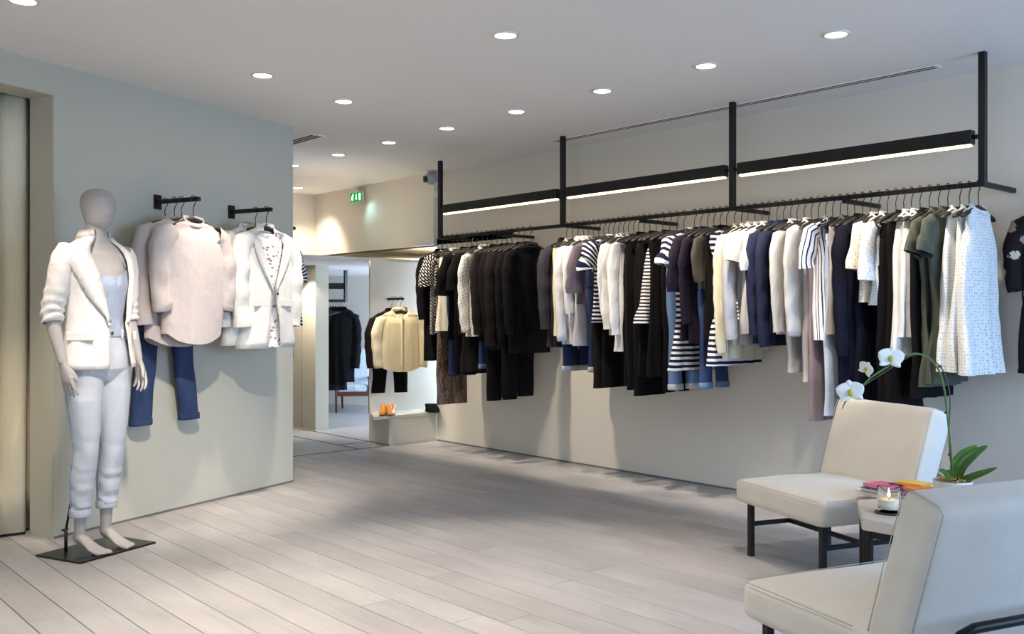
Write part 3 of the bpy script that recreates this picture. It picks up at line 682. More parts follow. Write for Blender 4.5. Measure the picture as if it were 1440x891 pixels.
for i, (x, kind, lab, yb, mk, kw) in enumerate(E):
    kw = dict(kw); s = rack_s(x); rz = PI/2+math.radians(rj.uniform(-4, 4))
    Y = -CB*s+CA*4.99
    def zz(y): return H-(y-HOR)/FPX*Y
    hanger((s, TR, ZN), rz, 'black hanger carrying the '+' '.join(lab.replace(',', '').split()[:11]), kind == 'pants', 'black hangers on the long rack')
    nm, cat = CAT[kind]
    if mk in ('jean', 'darkjean', 'lightjean'): nm, cat = 'jeans', 'jeans'
    if kind == 'pants':
        z0 = ZN-.10; cf = kw.pop('cuff', None)
        trousers(nm, lab, (s, TR, z0), rz, z0-zz(yb), F[mk], 100+i, cuff=F[cf] if cf else None, group=RG, cat=cat, **kw)
    elif kind == 'cami':
        hdf = kw.pop('hdf', None)
        if hdf: kw['hd'] = hdf
        camisole(nm, lab, cat, (s, TR, ZN-.012), rz, ZN-.012-zz(yb), F[mk], 100+i, group=RG, **kw)
    else:
        sv = kw.pop('sleeve', None); hdf = kw.pop('hdf', None)
        z0 = ZN-.004
        if hdf: kw['hd'] = hdf
        if sv: sv = (z0-.055)-zz(sv)
        if 'sh' not in kw:
            kw['sh'] = {'tee': .225, 'blazer': .215}.get(kind, .20)*rj.uniform(.95, 1.06)
            if mk == 'stripew' or mk == 'stripe': kw['sh'] = .24
        else: kw.setdefault('neck', .085); kw.setdefault('drop', .04)
        t, rings = top(nm, lab, cat, (s, TR, z0), rz, z0-zz(yb), F[mk], 100+i, sleeve=sv, group=RG, **kw)
        if mk == 'paleg' and kind == 'blazer':
            me = MB().lathe([(.0005, .004), (.006, .004), (.008, 0)], 8).mesh('button', button_white)
            for k in range(5):
                o = part('button', me, t, (-.268+.004*k, -.058, -.50-.024*k)); o.rotation_euler = (PI/2, 0, -1.0)

# ---------------------------------------------------------------- clothes on the sage wall
WALL_RZ = math.atan2(wl_n.x, -wl_n.y)
def wall_bar(px_, py_, label, n_h, L=.36):
    q = (px_-720)/FPX; a = Vector((-1.631, 6.99)); d = Vector((-.4596, -.8881))
    k = (q*a.y-a.x)/(d.x-q*d.y); P = a+d*k; w = W(P.x, P.y, H-(py_-HOR)/FPX*P.y)
    b = thing('wall_rail', label, 'clothes rail', w)
    n3 = Vector((wl_n.x, wl_n.y, 0))
    MB().bar((0, 0, 0), n3*L, .026, .026, .002).build('bar', black_steel, b)
    MB().bar(n3*0, n3*.008, .06, .09, .002).build('wall_plate', black_steel, b)
    return w, n3
w1, n3 = wall_bar(221, 284, 'short black wall rail with the sweatshirts on the sage wall', 4)
def hang_on(w, n3, d, lab, rz=WALL_RZ, clips=False, group='black hangers on the sage wall', tilt=0):
    p = w+n3*d; p.z = w.z-.121; hanger(p, rz+tilt, lab, clips, group); return p
p = hang_on(w1, n3, .07, 'black clip hanger with the blue jeans, nearest the sage wall', clips=True)
trousers('jeans', 'dark blue jeans hanging behind the sweatshirts on the sage wall', (p.x, p.y, p.z-.10), WALL_RZ, 1.145, F['jean'], 301, hw=.175, leg=.086, hem=.072, hd=.04, spread=.10, cuff=F['jean'], button=button_dark)
p = hang_on(w1, n3, .15, 'bare shouldered black hanger between the blue jeans and the sweatshirts')
p = hang_on(w1, n3, .21, 'black hanger inside the rear pale pink grey sweatshirt')
PK = dict(r0=.075, r1=.055, out=.06, hd=.05)
lft = Matrix.Rotation(WALL_RZ, 3, 'Z') @ Vector((1, 0, 0))
p2 = p-lft*.045
top('sweatshirt', 'pale pink grey sweatshirt behind, with the longer hem and sleeve', 'sweatshirt', (p2.x, p2.y, p2.z-.002), WALL_RZ, .715, F['pinkgrey'], 302, sleeve=.58, sl_kw=PK, hd=.045, amp=.012, folds=8, tail=.06, chest=.235, waist=.235, hem=.23, sh=.215)
p = hang_on(w1, n3, .31, 'black hanger inside the front pale sweatshirt, outermost on its rail')
top('sweatshirt', 'pale pink grey marl sweatshirt in front, with round neck and curved hem', 'sweatshirt', (p.x, p.y, p.z-.002), WALL_RZ, .69, F['pinkgrey'], 303, sleeve=.50, sl_kw=PK, cuff=True, hd=.05, amp=.012, folds=7, tail=.07, chest=.235, waist=.235, hem=.225, sh=.215, dip=.04)
w2, n3 = wall_bar(325, 298, 'short black wall rail with the white blazers on the sage wall', 2)
p = hang_on(w2, n3, .22, 'black hanger inside the rear white blazer')
BZ = dict(r0=.078, r1=.06, out=.05, hd=.055)
lapel_w = cloth('white_crepe', rgb(226, 223, 215), .85, .015, .1, 700, .2)
def open_blazer(label, p, L, seed, mt, off=0, buttons=True, sleeve=.60):
    rnd = random.Random(seed)
    q = p+lft*off
    t = thing('blazer', label, 'blazer', (q.x, q.y, p.z-.002), WALL_RZ)
    def gap(z): return max(.05, .62+z*1.5) if z > -.42 else max(.05, .05+(-z-.42)*.55)
    kw = dict(neck=.075, sh=.215, chest=.225, waist=.205, hem=.24, hd=.06, amp=.010, folds=6, gap=gap, n=48, edge=.006)
    rings = body_rows(L, rnd, **kw)
    o = MB().loft(rings, closed=False).build('body', mt, t); mod(o, 'SOLIDIFY', thickness=.004, offset=-1)
    for s in (-1, 1):
        m, pp, rg = sleeve_mb(s, sleeve, sh=.215, drop=.055, rnd=rnd, **BZ); m.build('sleeve', mt, t)
        # lapel: folded strip along the opening, widest at the chest
        A, B = [], []
        for i, r in enumerate(rings):
            z = r[0][2]
            if z < -.44: break
            e = Vector(r[0] if s > 0 else r[-1]); f = max(0, min(1, (z+.44)/.40)); wd = .004+.072*math.sin(min(1, f*1.15)*PI*.62)
            j = 4; e2 = Vector(r[j] if s > 0 else r[-1-j])
            A.append(e+Vector((0, -.006, 0))); B.append(e+Vector((s*wd, -.010-.004*f, -.002)))
        o = MB().loft([[a, (a+b)/2+Vector((0, -.004, 0)), b] for a, b in zip(A, B)], closed=False).build('lapel', mt, t); mod(o, 'SOLIDIFY', thickness=.004)
        MB().box((s*.125, -.068, -.50), (.125, .006, .045), .002, Matrix.Rotation(s*.03, 3, 'Y')).build('pocket_flap', mt, t)
    sc_ = [Vector(r) for r in rings[0]]
    MB().loft([[v+Vector((0, 0, -.004)) for v in sc_], [v*1.02+Vector((0, .004, .03)) for v in sc_], [v*1.16+Vector((0, .006, -.012)) for v in sc_]], closed=False).build('collar', mt, t)
    if buttons: dots('button', button_dark, t, [(.028, -.075, -.44)], .010)
    return t
open_blazer('white blazer behind, only its left side and hem in view', p, .78, 304, lapel_w, -.06, False)
p = hang_on(w2, n3, .315, 'black hanger inside the front white blazer, outermost on its rail')
fb = p
top('blouse', 'white floral printed blouse worn under the front white blazer', 'blouse', (fb.x, fb.y, fb.z+.002), WALL_RZ, .80, F['floral'], 306, hd=.038, amp=.004, sh=.19, chest=.17, waist=.17, hem=.17, dip=.07)
open_blazer('white single button blazer in front, over a floral blouse', p, .80, 305, lapel_w, .0)

# striped tee and black trousers on a rail behind the end of the sage wall
ra, rb = W(-2.20, 8.29, 1.985), W(-1.865, 8.06, 1.985)
t = thing('wall_rail', 'black rail end poking out behind the end of the sage wall', 'clothes rail', ra)
MB().bar((0, 0, 0), rb-ra, .026, .026, .002).build('bar', black_steel, t)
dr = (rb-ra).normalized(); prz = math.atan2(dr.y, dr.x)+PI/2+.92
for k, (d, lab) in enumerate(((.335, 'black hanger with the striped tee behind the sage wall'), (.27, 'black clip hanger with the black trousers behind the sage wall'))):
    q = ra+dr*d; q.z = 1.864
    hanger(q, prz-.5, lab, k == 1, 'black hangers behind the sage wall')
    sft = Matrix.Rotation(prz-.5, 3, 'Z') @ Vector((1, 0, 0))
    if k == 0: top('tee_shirt', 'navy and white striped tee peeping out behind the sage wall', 'tee shirt', (q.x, q.y, q.z-.002), prz-.5, .72, F['stripe'], 311, sleeve=.28, sl_kw=SHORT, hd=.04)
    else: trousers('trousers', 'black trousers hanging behind the end of the sage wall', (q.x, q.y, q.z-.1), prz-.5, .90, F['black'], 312, hd=.04, button=button_white)

# printed dress at the right edge of the picture
q = W(2.905, 4.95, 1.83)
t = thing('wall_rail', 'short black peg rail at the right edge of the picture', 'clothes rail', q+Vector((0, 0, .121)))
MB().bar((0, -.06, 0), (0, TW-q.y, 0), .024, .024, .002).build('bar', black_steel, t)
hanger(q, 0, 'black hanger at the right edge of the picture with the bold print dress')
top('dress', 'dark plum dress with a bold black and cream print, cut by the right edge', 'dress', (q.x, q.y, q.z-.002), 0, .90, F['bold'], 320, sleeve=.40, sl_kw=LONG, hem=.225, hd=.05)

# ---------------------------------------------------------------- niche: low cabinet, rail, blouse, boots
cab = thing('boot_cabinet', 'low cream cabinet bench in the niche under the cream blouse', 'cabinet', (-7.6, 5.3, 0))
def cl(pts): return [(x+7.6, y-5.3) for x, y in pts]
MB().prism(cl([(-7.44, 5.05), (-7.44, 5.60), (-7.78, 5.60), (-7.78, 5.05)]), .0, .255).build('body', cream_panel, cab)
MB().prism(cl([(-7.432, 4.86), (-7.432, 5.62), (-7.78, 5.62), (-7.78, 5.06)]), .255, .283).build('bench_top', cream_panel, cab)
MB().prism(cl([(-7.436, 5.064), (-7.436, 5.60), (-7.442, 5.60), (-7.442, 5.064)]), .012, .250).build('door', cream_panel, cab)
MB().prism(cl([(-7.775, 5.046), (-7.452, 5.046), (-7.452, 5.052), (-7.775, 5.052)]), .012, .250).build('side_panel', cream_panel, cab)
nb = thing('wall_rail', 'short black wall rail above the cream blouse in the niche', 'clothes rail', (-7.78, 5.26, 1.395))
MB().bar((0, 0, 0), (.26, 0, 0), .024, .024, .002).build('bar', black_steel, nb)
NZ = 1.395-.121; nrz = PI/2-.35
for d, lab in ((.07, 'black hanger in the niche with the black trousers'), (.13, 'black hanger in the niche with the dark jacket'), (.215, 'black hanger inside the cream silk blouse')):
    hanger((-7.78+d, 5.26, NZ), nrz if d > .2 else PI/2-.2, lab, d < .1, 'black hangers in the niche')
trousers('trousers', 'black cropped trousers below the cream silk blouse in the niche', (-7.72, 5.24, NZ-.10), nrz, .70, F['black'], 331, hd=.03, spread=.03, hem=.07)
top('jacket', 'dark jacket mostly hidden behind the cream silk blouse', 'jacket', (-7.655, 5.23, NZ+.01), PI/2-.2, .56, F['brown'], 332, sleeve=.5, sl_kw=dict(r0=.05, r1=.045, out=.05), hd=.03)
bl, rg = top('blouse', 'cream silk blouse with collar and long sleeves hanging in the niche', 'blouse', (-7.565, 5.26, NZ+.012), nrz, .55, F['ivory'], 333, sleeve=.50, sl_kw=dict(r0=.06, r1=.045, out=.05, hd=.04), collar='shirt', hd=.05, tail=.05, amp=.010, folds=8, chest=.19, waist=.19, hem=.2, sh=.19, dip=.065, buttons=button_white, cuff=True)

tan_leather = paint('tan_orange_leather', rgb(214, 138, 36), .45, .12, 12, spec=.45)
dark_sole = paint('dark_boot_sole', rgb(52, 34, 22), .6)
def boot(label, loc, rz, name='ankle_boot', mt=tan_leather, hgt=.105, grp=None, cat='boot'):
    t = thing(name, label, cat, loc, rz, grp)
    n = 18; rings = []
    for z, cy, a, b in ((.012, -.045, .040, .105), (.022, -.045, .042, .108), (.04, -.035, .040, .096), (.055, -.012, .038, .070), (.072, .012, .037, .050), (hgt, .016, .040, .048)):
        rings.append([(a*se(math.cos(2*PI*j/n), .9), cy+b*math.sin(2*PI*j/n), z) for j in range(n)])
    rings.append([(p[0]*.88, .016+(p[1]-.016)*.88, p[2]) for p in rings[-1]]); rings.append([(p[0], p[1], .05) for p in rings[-1]])
    MB().loft(rings, True, True, True).build('upper', mt, t)
    MB().loft([[(.041*math.cos(2*PI*j/n), -.045+.107*math.sin(2*PI*j/n), z) for j in range(n)] for z in (.004, .014)], True, True, True).build('sole', dark_sole, t)
    MB().box((0, .035, .007), (.06, .05, .014), .003).build('heel', dark_sole, t)
    return t
for k, (x, lab) in enumerate(((539.8, 'tan orange ankle boot on the niche bench, left one'), (551, 'tan orange ankle boot on the niche bench, right one'))):
    p = pix(x, 580, 8.98); p.z = .283; bo = boot(lab, p, .80, grp='tan ankle boots'); bo.scale = (.84, .84, .95)
for k, (x, lab) in enumerate(((603.5, 'small black shoe at the right end of the niche bench, left one'), (609.5, 'small black shoe at the right end of the niche bench, right one'))):
    p = pix(x, 577, 9.28); p.z = .283; boot(lab, p, 1.2, 'black_shoe', F['black'], .075, 'black shoes on the niche bench', 'shoe')

cv = thing('added_cove_glow', 'added unseen glow strip on top of the niche wall, brightening the bulkhead underside', 'light strip', (-7.95, 6.5, 1.799))  # added strip, hidden from view, that brightens the soffit from below
MB().box((0, 0, .006), (.03, 1.7, .012), .001).build('channel', rim_white, cv); MB().box((0, 0, .014), (.022, 1.68, .004)).build('diffuser', emit('added_cove_emitter', (1, .80, .5, 1), 26), cv)
# ---------------------------------------------------------------- room behind: rack, black dress, armchair
RY = 11.25
br = thing('clothes_rack', 'black clothes rack in the room behind, seen through the opening', 'clothes rack', pix(486, 423, RY))
o0 = br.location.copy()
def rel(x, y, Y=RY): return pix(x, y, Y)-o0
MB().bar(rel(486, 424), Vector((*rel(486, 424).xy, 1.772-o0.z)), .034, .034).build('post', black_steel, br)
MB().bar(rel(430, 423), rel(487, 423), .026, .026).build('rail', black_steel, br)
lb = MB().bar(rel(430, 402), rel(484, 402), .045, .07).build('light_bar', black_steel, br)
for i, x in enumerate((465, 468.5, 472, 475.5, 479, 482.5)):
    p = pix(x, 423, RY); p.z -= .121
    hanger(p, math.atan2(CB, CA)*0-.83+PI/2+.62, 'black hanger on the far rack, %s from the left' % ordn[i], False, 'black hangers on the far rack')
DZ = pix(480, 423, RY); frz = math.atan2(-CB, CA)+PI/2+.2
def face_cam(extra=0): return math.atan2(-CB, -CA)*0+math.atan2(CB, CA)+extra
p = DZ.copy(); top('dress', 'black long sleeved dress hanging in the room behind', 'dress', (p.x, p.y, p.z-.09), face_cam(.1), .88, F['black'], 341, sleeve=.66, sl_kw=dict(r0=.055, r1=.05, out=.04), sh=.15, chest=.155, waist=.155, hem=.16, hd=.06, neck=.06)
p = pix(470, 423, RY+.05); top('dress', 'black dress behind the long sleeved one on the far rack', 'dress', (p.x, p.y, p.z-.09), face_cam(.4), .98, F['brown'], 342, sh=.15, chest=.15, waist=.13, hem=.15, hd=.06, neck=.06)
wood = paint('dark_red_brown_wood', rgb(92, 50, 38), .4, .15, 25, spec=.45)
blue_seat = cloth('pale_blue_grey_upholstery', rgb(190, 200, 206), .9, .04)
def cushion_mb(w, d, h, r, crown=0.0, n=12, lean=0, wob=.004, seed=0):
    bm = bmesh.new(); bmesh.ops.create_cube(bm, size=2); bmesh.ops.subdivide_edges(bm, edges=bm.edges[:], cuts=n, use_grid_fill=True)
    for v in bm.verts:
        p = Vector((v.co.x*w/2, v.co.y*d/2, v.co.z*h/2))
        # push samples towards the edges so that the rounding is smooth
        p = Vector((math.copysign(w/2*(1-(1-abs(v.co.x))**1.6), v.co.x), math.copysign(d/2*(1-(1-abs(v.co.y))**1.6), v.co.y), math.copysign(h/2*(1-(1-abs(v.co.z))**1.6), v.co.z)))
        q = Vector((max(-w/2+r, min(w/2-r, p.x)), max(-d/2+r, min(d/2-r, p.y)), max(-h/2+r, min(h/2-r, p.z))))
        e = p-q
        if e.length > 1e-9: p = q+e.normalized()*min(r, e.length if (abs(v.co.x) < .999 and abs(v.co.y) < .999 and abs(v.co.z) < .999) else r)
        k = (1-(2*p.x/w)**2)*(1-(2*p.y/d)**2)
        p.z += crown*max(0, k)*(1 if p.z > 0 else .1)
        p += Vector((1, 1, 1))*wob*noise.noise(p*5+Vector((seed, 0, 0)))
        v.co = p
    m = MB(); bm.verts.index_update(); m.add([v.co for v in bm.verts], [[v.index for v in f.verts] for f in bm.faces]); bm.free(); return m
fl = pfloor(474.5, 580); fr = pfloor(518, 581)
ac = thing('wooden_armchair', 'dark wood armchair with pale blue cushions in the room behind', 'armchair', (fl+fr)/2, face_cam(.10))
aw = (fr-fl).length
for s in (-1, 1):
    MB().tube([(s*aw/2, 0, 0), (s*aw/2, 0, .44)], [.012, .018], 8).build('leg', wood, ac)
    MB().tube([(s*(aw/2-.03), .62, 0), (s*(aw/2-.02), .58, .30), (s*(aw/2-.02), .66, .62)], [.012, .018, .014], 8).build('leg', wood, ac)
    MB().bar((s*aw/2, -.03, .445), (s*(aw/2), .60, .42), .05, .026, .006).build('arm', wood, ac)
    MB().bar((s*aw/2, 0, .24), (s*aw/2, .6, .22), .02, .05, .003).build('side_rail', wood, ac)
MB().bar((-aw/2, 0, .24), (aw/2, 0, .24), .02, .055, .003).build('front_rail', wood, ac)
MB().bar((-aw/2, .6, .22), (aw/2, .6, .22), .02, .05, .003).build('back_rail', wood, ac)
cushion_mb(aw-.02, .58, .11, .035, .012).build('seat_cushion', blue_seat, ac, (0, .29, .305))
b = cushion_mb(aw-.02, .11, .46, .035, 0).build('back_cushion', blue_seat, ac, (0, .60, .56)); b.rotation_euler = (-.22, 0, 0)

# ---------------------------------------------------------------- curtain
lin_c = cloth('cream_linen_curtain', rgb(232, 221, 194), .9, .03, .2, 500, .15)
m = MB(); rings = []
base0 = wl_b+back*1.25+wl_d*-.10
N = 180
for z in (.018, .25, .6, 1.0, 1.4, 1.8, 2.2, 2.50):
    ring = []
    for j in range(N):
        u = j/(N-1); L = u*1.9; k = .5+.5*(1-z/2.6)
        a = math.sin(L*2*PI/.19+.6)*.030+math.sin(L*2*PI/.47+1.1)*.018*k
        q = base0+wl_d*(L+.012*math.sin(L*33+z))-wl_n*(a+.01)
        ring.append((q.x, q.y, z))
    rings.append(ring)
o = m.loft(rings, closed=False).build('curtain', lin_c); mod(o, 'SOLIDIFY', thickness=.003)
cu = o; tag(cu, 'floor length cream linen curtain in the opening at the left edge', 'curtain')

# ---------------------------------------------------------------- slipper chairs
uphol = NT('pale_grey_velvet', .85, .2); o_ = uphol.obj()
uphol.color(uphol.mix(uphol.noise(o_, 7, 5), rgb(208, 201, 187), rgb(226, 219, 206))); uphol.p.inputs['Sheen Weight'].default_value = .35
uphol.bump(uphol.math('ADD', uphol.noise(o_, 9, 4), uphol.math('MULTIPLY', uphol.noise(o_, 500, 2), .1)), .22, .01); uphol = uphol.m
pipe = paint('grey_seam_piping', rgb(186, 179, 167), .85)
SW, SD, BT = .68, .492, .14
def slipper_chair(label, corner, wdir, ddir):      # corner: seat front corner on the floor plan; wdir along the front, ddir towards the back
    ddir = ddir.normalized(); wd = Vector((-ddir.y, ddir.x)); sgn = 1 if wd.dot(wdir) > 0 else -1
    rz = math.atan2(ddir.y, ddir.x)-PI/2
    centre = corner+wd*sgn*SW/2
    t = thing('slipper_chair', label, 'armchair', (centre.x, centre.y, 0), rz, 'pale grey slipper chairs')
    # local: x across, y from front (0) to back
    cushion_mb(SW, SD+.15, .125, .034, .022, 14, seed=centre.x).build('seat', uphol, t, (0, (SD+.15)/2, .333))
    bk = cushion_mb(SW, BT, .45, .038, 0.0, 14, seed=centre.x+3).build('backrest', uphol, t, (0, SD+.17, .570)); bk.rotation_euler = (-.30, 0, 0)
    for s in (-1, 1):
        ed = [(s*(SW/2-.002), y, .392+.0*y) for y in (.03, .15, .3, SD)]
        MB().tube(ed, 0.0016, 5).build('seam', pipe, t)
        h = .46/2-.02
        MB().tube([(s*(SW/2-.014), -BT/2+.004, -h), (s*(SW/2-.012), -BT/2+.002, 0), (s*(SW/2-.014), -BT/2+.006, h), (s*(SW/2-.020), -BT/2+.03, h+.012), (s*(SW/2-.02), BT/2-.03, h+.012), (s*(SW/2-.014), BT/2-.005, h), (s*(SW/2-.012), BT/2-.001, -h)], 0.0016, 5).build('seam', pipe, bk)
    MB().tube([(-SW/2+.03, -.001, .390), (SW/2-.03, -.001, .390)], 0.0016, 5).build('seam', pipe, t)
    for s in (-1, 1):
        x = s*(SW/2-.065)
        MB().bar((x, .06, 0), (x, .06, .275), .028, .028, .002).build('leg', black_steel, t)
        MB().bar((x, .06, .165), (x, SD+.06, .165), .018, .022, .002).build('side_rail', black_steel, t)
        MB().bar((x, SD+.06, 0), (x, SD+.06, .285), .026, .026, .002).build('leg', black_steel, t)
    MB().bar((-SW/2+.065, .30, .165), (SW/2-.065, .30, .165), .018, .022, .002).build('cross_rail', black_steel, t)
    x = SW/2-.06; y0 = SD+.17; pts = []
    for s in (-1, 1):
        seq = [(s*x, SD+.06, .20), (s*x, y0+.055, .255), (s*x, y0+.085, .33), (s*x, y0+.105, .40), (s*(x-.02), y0+.118, .445), (s*(x-.06), y0+.124, .46)]
        pts += seq if s < 0 else seq[::-1]
    MB().tube(pts, .0135, 10).build('back_tube', black_steel, t)
    return t
c1 = W(1.156, 4.89).xy; c1w = (W(1.156+.366, 4.89-.93).xy-c1); c1d = W(1.156+.93, 4.89+.366).xy-c1
slipper_chair('pale grey slipper chair beyond the table, facing the open floor', c1, c1w, c1d)
c2 = W(.736, 3.03).xy; c2d = W(.736+.40, 3.03-.917).xy-c2; c2w = W(.736+.917, 3.03+.40).xy-c2
slipper_chair('pale grey slipper chair in the foreground, seen from behind', c2, c2w, c2d)

# ---------------------------------------------------------------- hexagonal table and what stands on it
TZ = .42; tc = W(1.827, 3.887, 0); a0 = math.atan2(W(1.416, 3.80).y-tc.y, W(1.416, 3.80).x-tc.x)
tb = thing('hexagonal_side_table', 'hexagonal side table with pale top and dark legs between the chairs', 'side table', tc)
hexp = [(.42*math.cos(a0+k*PI/3), .42*math.sin(a0+k*PI/3)) for k in range(6)]
topm = paint('pale_stone_table_top', rgb(222, 212, 200), .35, .03, 6, spec=.4)
bm = bmesh.new(); vs_ = [bm.verts.new((x, y, TZ-.045)) for x, y in hexp]; f = bm.faces.new(vs_); ex = bmesh.ops.extrude_face_region(bm, geom=[f])
bmesh.ops.translate(bm, vec=(0, 0, .045), verts=[v for v in ex['geom'] if isinstance(v, bmesh.types.BMVert)])
bmesh.ops.recalc_face_normals(bm, faces=bm.faces[:]); bmesh.ops.bevel(bm, geom=bm.edges[:], offset=.004, segments=2, affect='EDGES'); bm.verts.index_update()
m = MB(); m.add([v.co for v in bm.verts], [[v.index for v in f.verts] for f in bm.faces], None, 0, True); bm.free(); m.build('table_top', topm, tb)
for k in range(6):
    a = Vector((*hexp[k], 0))*.93; b = Vector((*hexp[(k+1) % 6], 0))*.93
    MB().bar(a+Vector((0, 0, 0)), a+Vector((0, 0, TZ-.045)), .03, .03, .002).build('leg', black_steel, tb)
    MB().bar(a+Vector((0, 0, TZ-.06)), b+Vector((0, 0, TZ-.06)), .02, .03, .002).build('apron', black_steel, tb)
    MB().bar(a+Vector((0, 0, .02)), b+Vector((0, 0, .02)), .016, .02, .002).build('floor_rail', black_steel, tb)
# candle
cp = pfloor(1250, 721, TZ)
co = MB().lathe([(.001, 0), (.056, 0), (.058, .003), (.056, .007), (.001, .007)], 28).build('coaster', paint('dark_brown_coaster', rgb(70, 58, 48), .4), None, cp); tag(co, 'round dark coaster under the candle glass', 'coaster')
cd = thing('glass_candle', 'lit candle in a clear glass tumbler on the hexagonal table', 'candle', cp+Vector((0, 0, .007)))
gl = NT('clear_glass', .02, .5); gl.p.inputs['Transmission Weight'].default_value = 1; gl.p.inputs['IOR'].default_value = 1.06; gl.color((1, 1, 1, 1))
MB().lathe([(.001, 0), (.042, 0), (.045, .003), (.047, .104), (.0465, .106), (.0445, .104), (.042, .012), (.001, .010)], 28).build('glass', gl.m, cd)
MB().lathe([(.001, .011), (.0405, .012), (.0415, .048), (.038, .050), (.001, .047)], 24).build('wax', paint('cream_wax', rgb(244, 234, 208), .4, .02), cd)
MB().tube([(0, 0, .045), (.001, 0, .060)], .0012, 6).build('wick', F['black'], cd)
MB().lathe([(.0005, .056), (.0045, .063), (.0055, .070), (.003, .082), (.0003, .092)], 10).build('flame', emit('candle_flame', (1, .72, .30, 1), 14), cd)
# books
paper = paint('book_paper', rgb(232, 226, 214), .9)
cov = dict(white=rgb(232, 228, 224), pink=rgb(226, 76, 132), orange=rgb(236, 128, 40), purple=rgb(96, 50, 104), yellow=rgb(232, 184, 70), red=rgb(196, 66, 46))
def book(label, px_, py_, z, col, w, d, h, rz):
    p = pfloor(px_, py_, z); t = thing('book', label, 'book', p, rz, 'books on the hexagonal table')
    mt = paint('book_cover_'+col, cov[col], .4, .06, 18, spec=.45)
    MB().box((0, 0, .0015), (w, d, .003), .0008).build('back_cover', mt, t); MB().box((0, 0, h-.0015), (w, d, .003), .0008).build('front_cover', mt, t)
    MB().box((-w/2+.0015, 0, h/2), (.003, d, h), .0008).build('spine', mt, t); MB().box((.001, 0, h/2), (w-.008, d-.008, h-.006)).build('pages', paper, t)
    return p
brz = math.atan2(CB*-.4+CA*.9, CA*-.4-CB*.9)
book('white book at the bottom of the stack behind the candle', 1258, 697, TZ, 'white', .27, .22, .018, brz)
book('purple book, second from the bottom of the stack behind the candle', 1260, 693, TZ+.018, 'purple', .24, .19, .018, brz+.1)
book('bright pink book on the left of the stack behind the candle', 1244, 685, TZ+.036, 'pink', .15, .12, .014, brz+.04)
book('orange book on the right of the stack behind the candle', 1281, 686, TZ+.036, 'orange', .17, .13, .014, brz-.06)
book('yellow booklet on top of the orange book', 1287, 680, TZ+.050, 'yellow', .13, .10, .008, brz+.2)

# ---------------------------------------------------------------- orchid
OY = 3.84
op = pix(1340, 690, OY); op.z = TZ
orc = thing('potted_orchid', 'white flowering orchid with an arched stem in a pot on the table', 'orchid', op)
def ol(x, y, dY=0): return pix(x, y, OY+dY)-op
pot_m = paint('pale_ceramic_pot', rgb(226, 222, 214), .3, .02, spec=.5)
MB().lathe([(.001, 0), (.055, 0), (.062, .01), (.074, .145), (.076, .15), (.070, .15), (.066, .13), (.001, .128)], 28).build('pot', pot_m, orc)
m = MB(); rm = random.Random(3)
for k in range(90):
    a = rm.random()*2*PI; r = rm.random()**.5*.062; h = .138+rm.random()*.03*(1.2-r/.07)
    d = Vector((rm.uniform(-1, 1), rm.uniform(-1, 1), rm.uniform(-.2, .5)))*.02; c = Vector((r*math.cos(a), r*math.sin(a), h))
    m.tube([c-d, c+Vector((rm.uniform(-.006, .006), 0, .008)), c+d], .0018, 4, False)
mo = m.build('moss', paint('dry_straw_moss', rgb(204, 166, 104), .9, .2, 40), orc); mo['kind'] = 'stuff'
stem_m = paint('green_orchid_stem', rgb(86, 120, 64), .5, .15, 20); stick_m = paint('brown_support_stick', rgb(96, 80, 74), .6)
def smooth_path(pts, k=6):
    out = []
    for i in range(len(pts)-1):
        p0, p1, p2, p3 = pts[max(0, i-1)], pts[i], pts[i+1], pts[min(len(pts)-1, i+2)]
        for j in range(k):
            t = j/k; out.append(.5*((2*p1)+(-p0+p2)*t+(2*p0-5*p1+4*p2-p3)*t*t+(-p0+3*p1-3*p2+p3)*t**3))
    return out+[pts[-1]]
MB().tube(smooth_path([ol(1341, 676), ol(1338, 640), ol(1334, 600), ol(1331, 572), ol(1328, 548), ol(1320, 520), ol(1305, 503), ol(1289, 497), ol(1274, 500), ol(1256, 511), ol(1236, 523), ol(1222, 533), ol(1208, 548), ol(1198, 556)]), .0042, 8).build('stem', stem_m, orc)
MB().tube(smooth_path([ol(1343, 678, .02), ol(1336, 640, .02), ol(1335, 600, .02), ol(1336, 560, .02), ol(1331, 532, .02), ol(1321, 514, .02), ol(1303, 500, .02), ol(1282, 500, .02), ol(1258, 514, .02), ol(1216, 541, .02)]), .0026, 6).build('support_stick', stick_m, orc)
clip_me = MB().lathe([(.002, -.006), (.008, -.004), (.009, 0), (.008, .004), (.002, .006)], 10).mesh('clip', paint('brown_stem_clip', rgb(120, 78, 70), .5))
for x, y in ((1331, 580), (1336, 639), (1322, 515)): part('clip', clip_me, orc, ol(x, y, .01))
leaf_m = NT('glossy_green_leaf', .3, .5); lo_ = leaf_m.obj(); leaf_m.color(leaf_m.mix(leaf_m.noise(lo_, 20, 3), rgb(34, 78, 24), rgb(78, 132, 44))); leaf_m.p.inputs['Subsurface Weight'].default_value = .05; leaf_m = leaf_m.m
def leaf(pts, w):
    P = smooth_path(pts, 5); n = len(P); rings = []
    for i, p in enumerate(P):
        t = (P[min(n-1, i+1)]-P[max(0, i-1)]).normalized(); cam_dir = (Vector((0, 0, H))-(p+op)).normalized()
        side = t.cross(Vector((0, 0, 1)).lerp(cam_dir, .65)).normalized(); nr = side.cross(t)
        f = i/(n-1); ww = w*(math.sin(PI*(.10+f*.90))**.85)*(1-.25*f)*1.15+.001
        rings.append([p+side*ww*u+nr*(ww*.30*u*u) for u in (-1, -.6, -.2, 0, .2, .6, 1)])
    o = MB().loft(rings, closed=False).build('leaf', leaf_m, orc); mod(o, 'SOLIDIFY', thickness=.0022)
leaf([ol(1345, 676), ol(1352, 655, -.02), ol(1370, 638, -.04), ol(1389, 626, -.05)], .022)
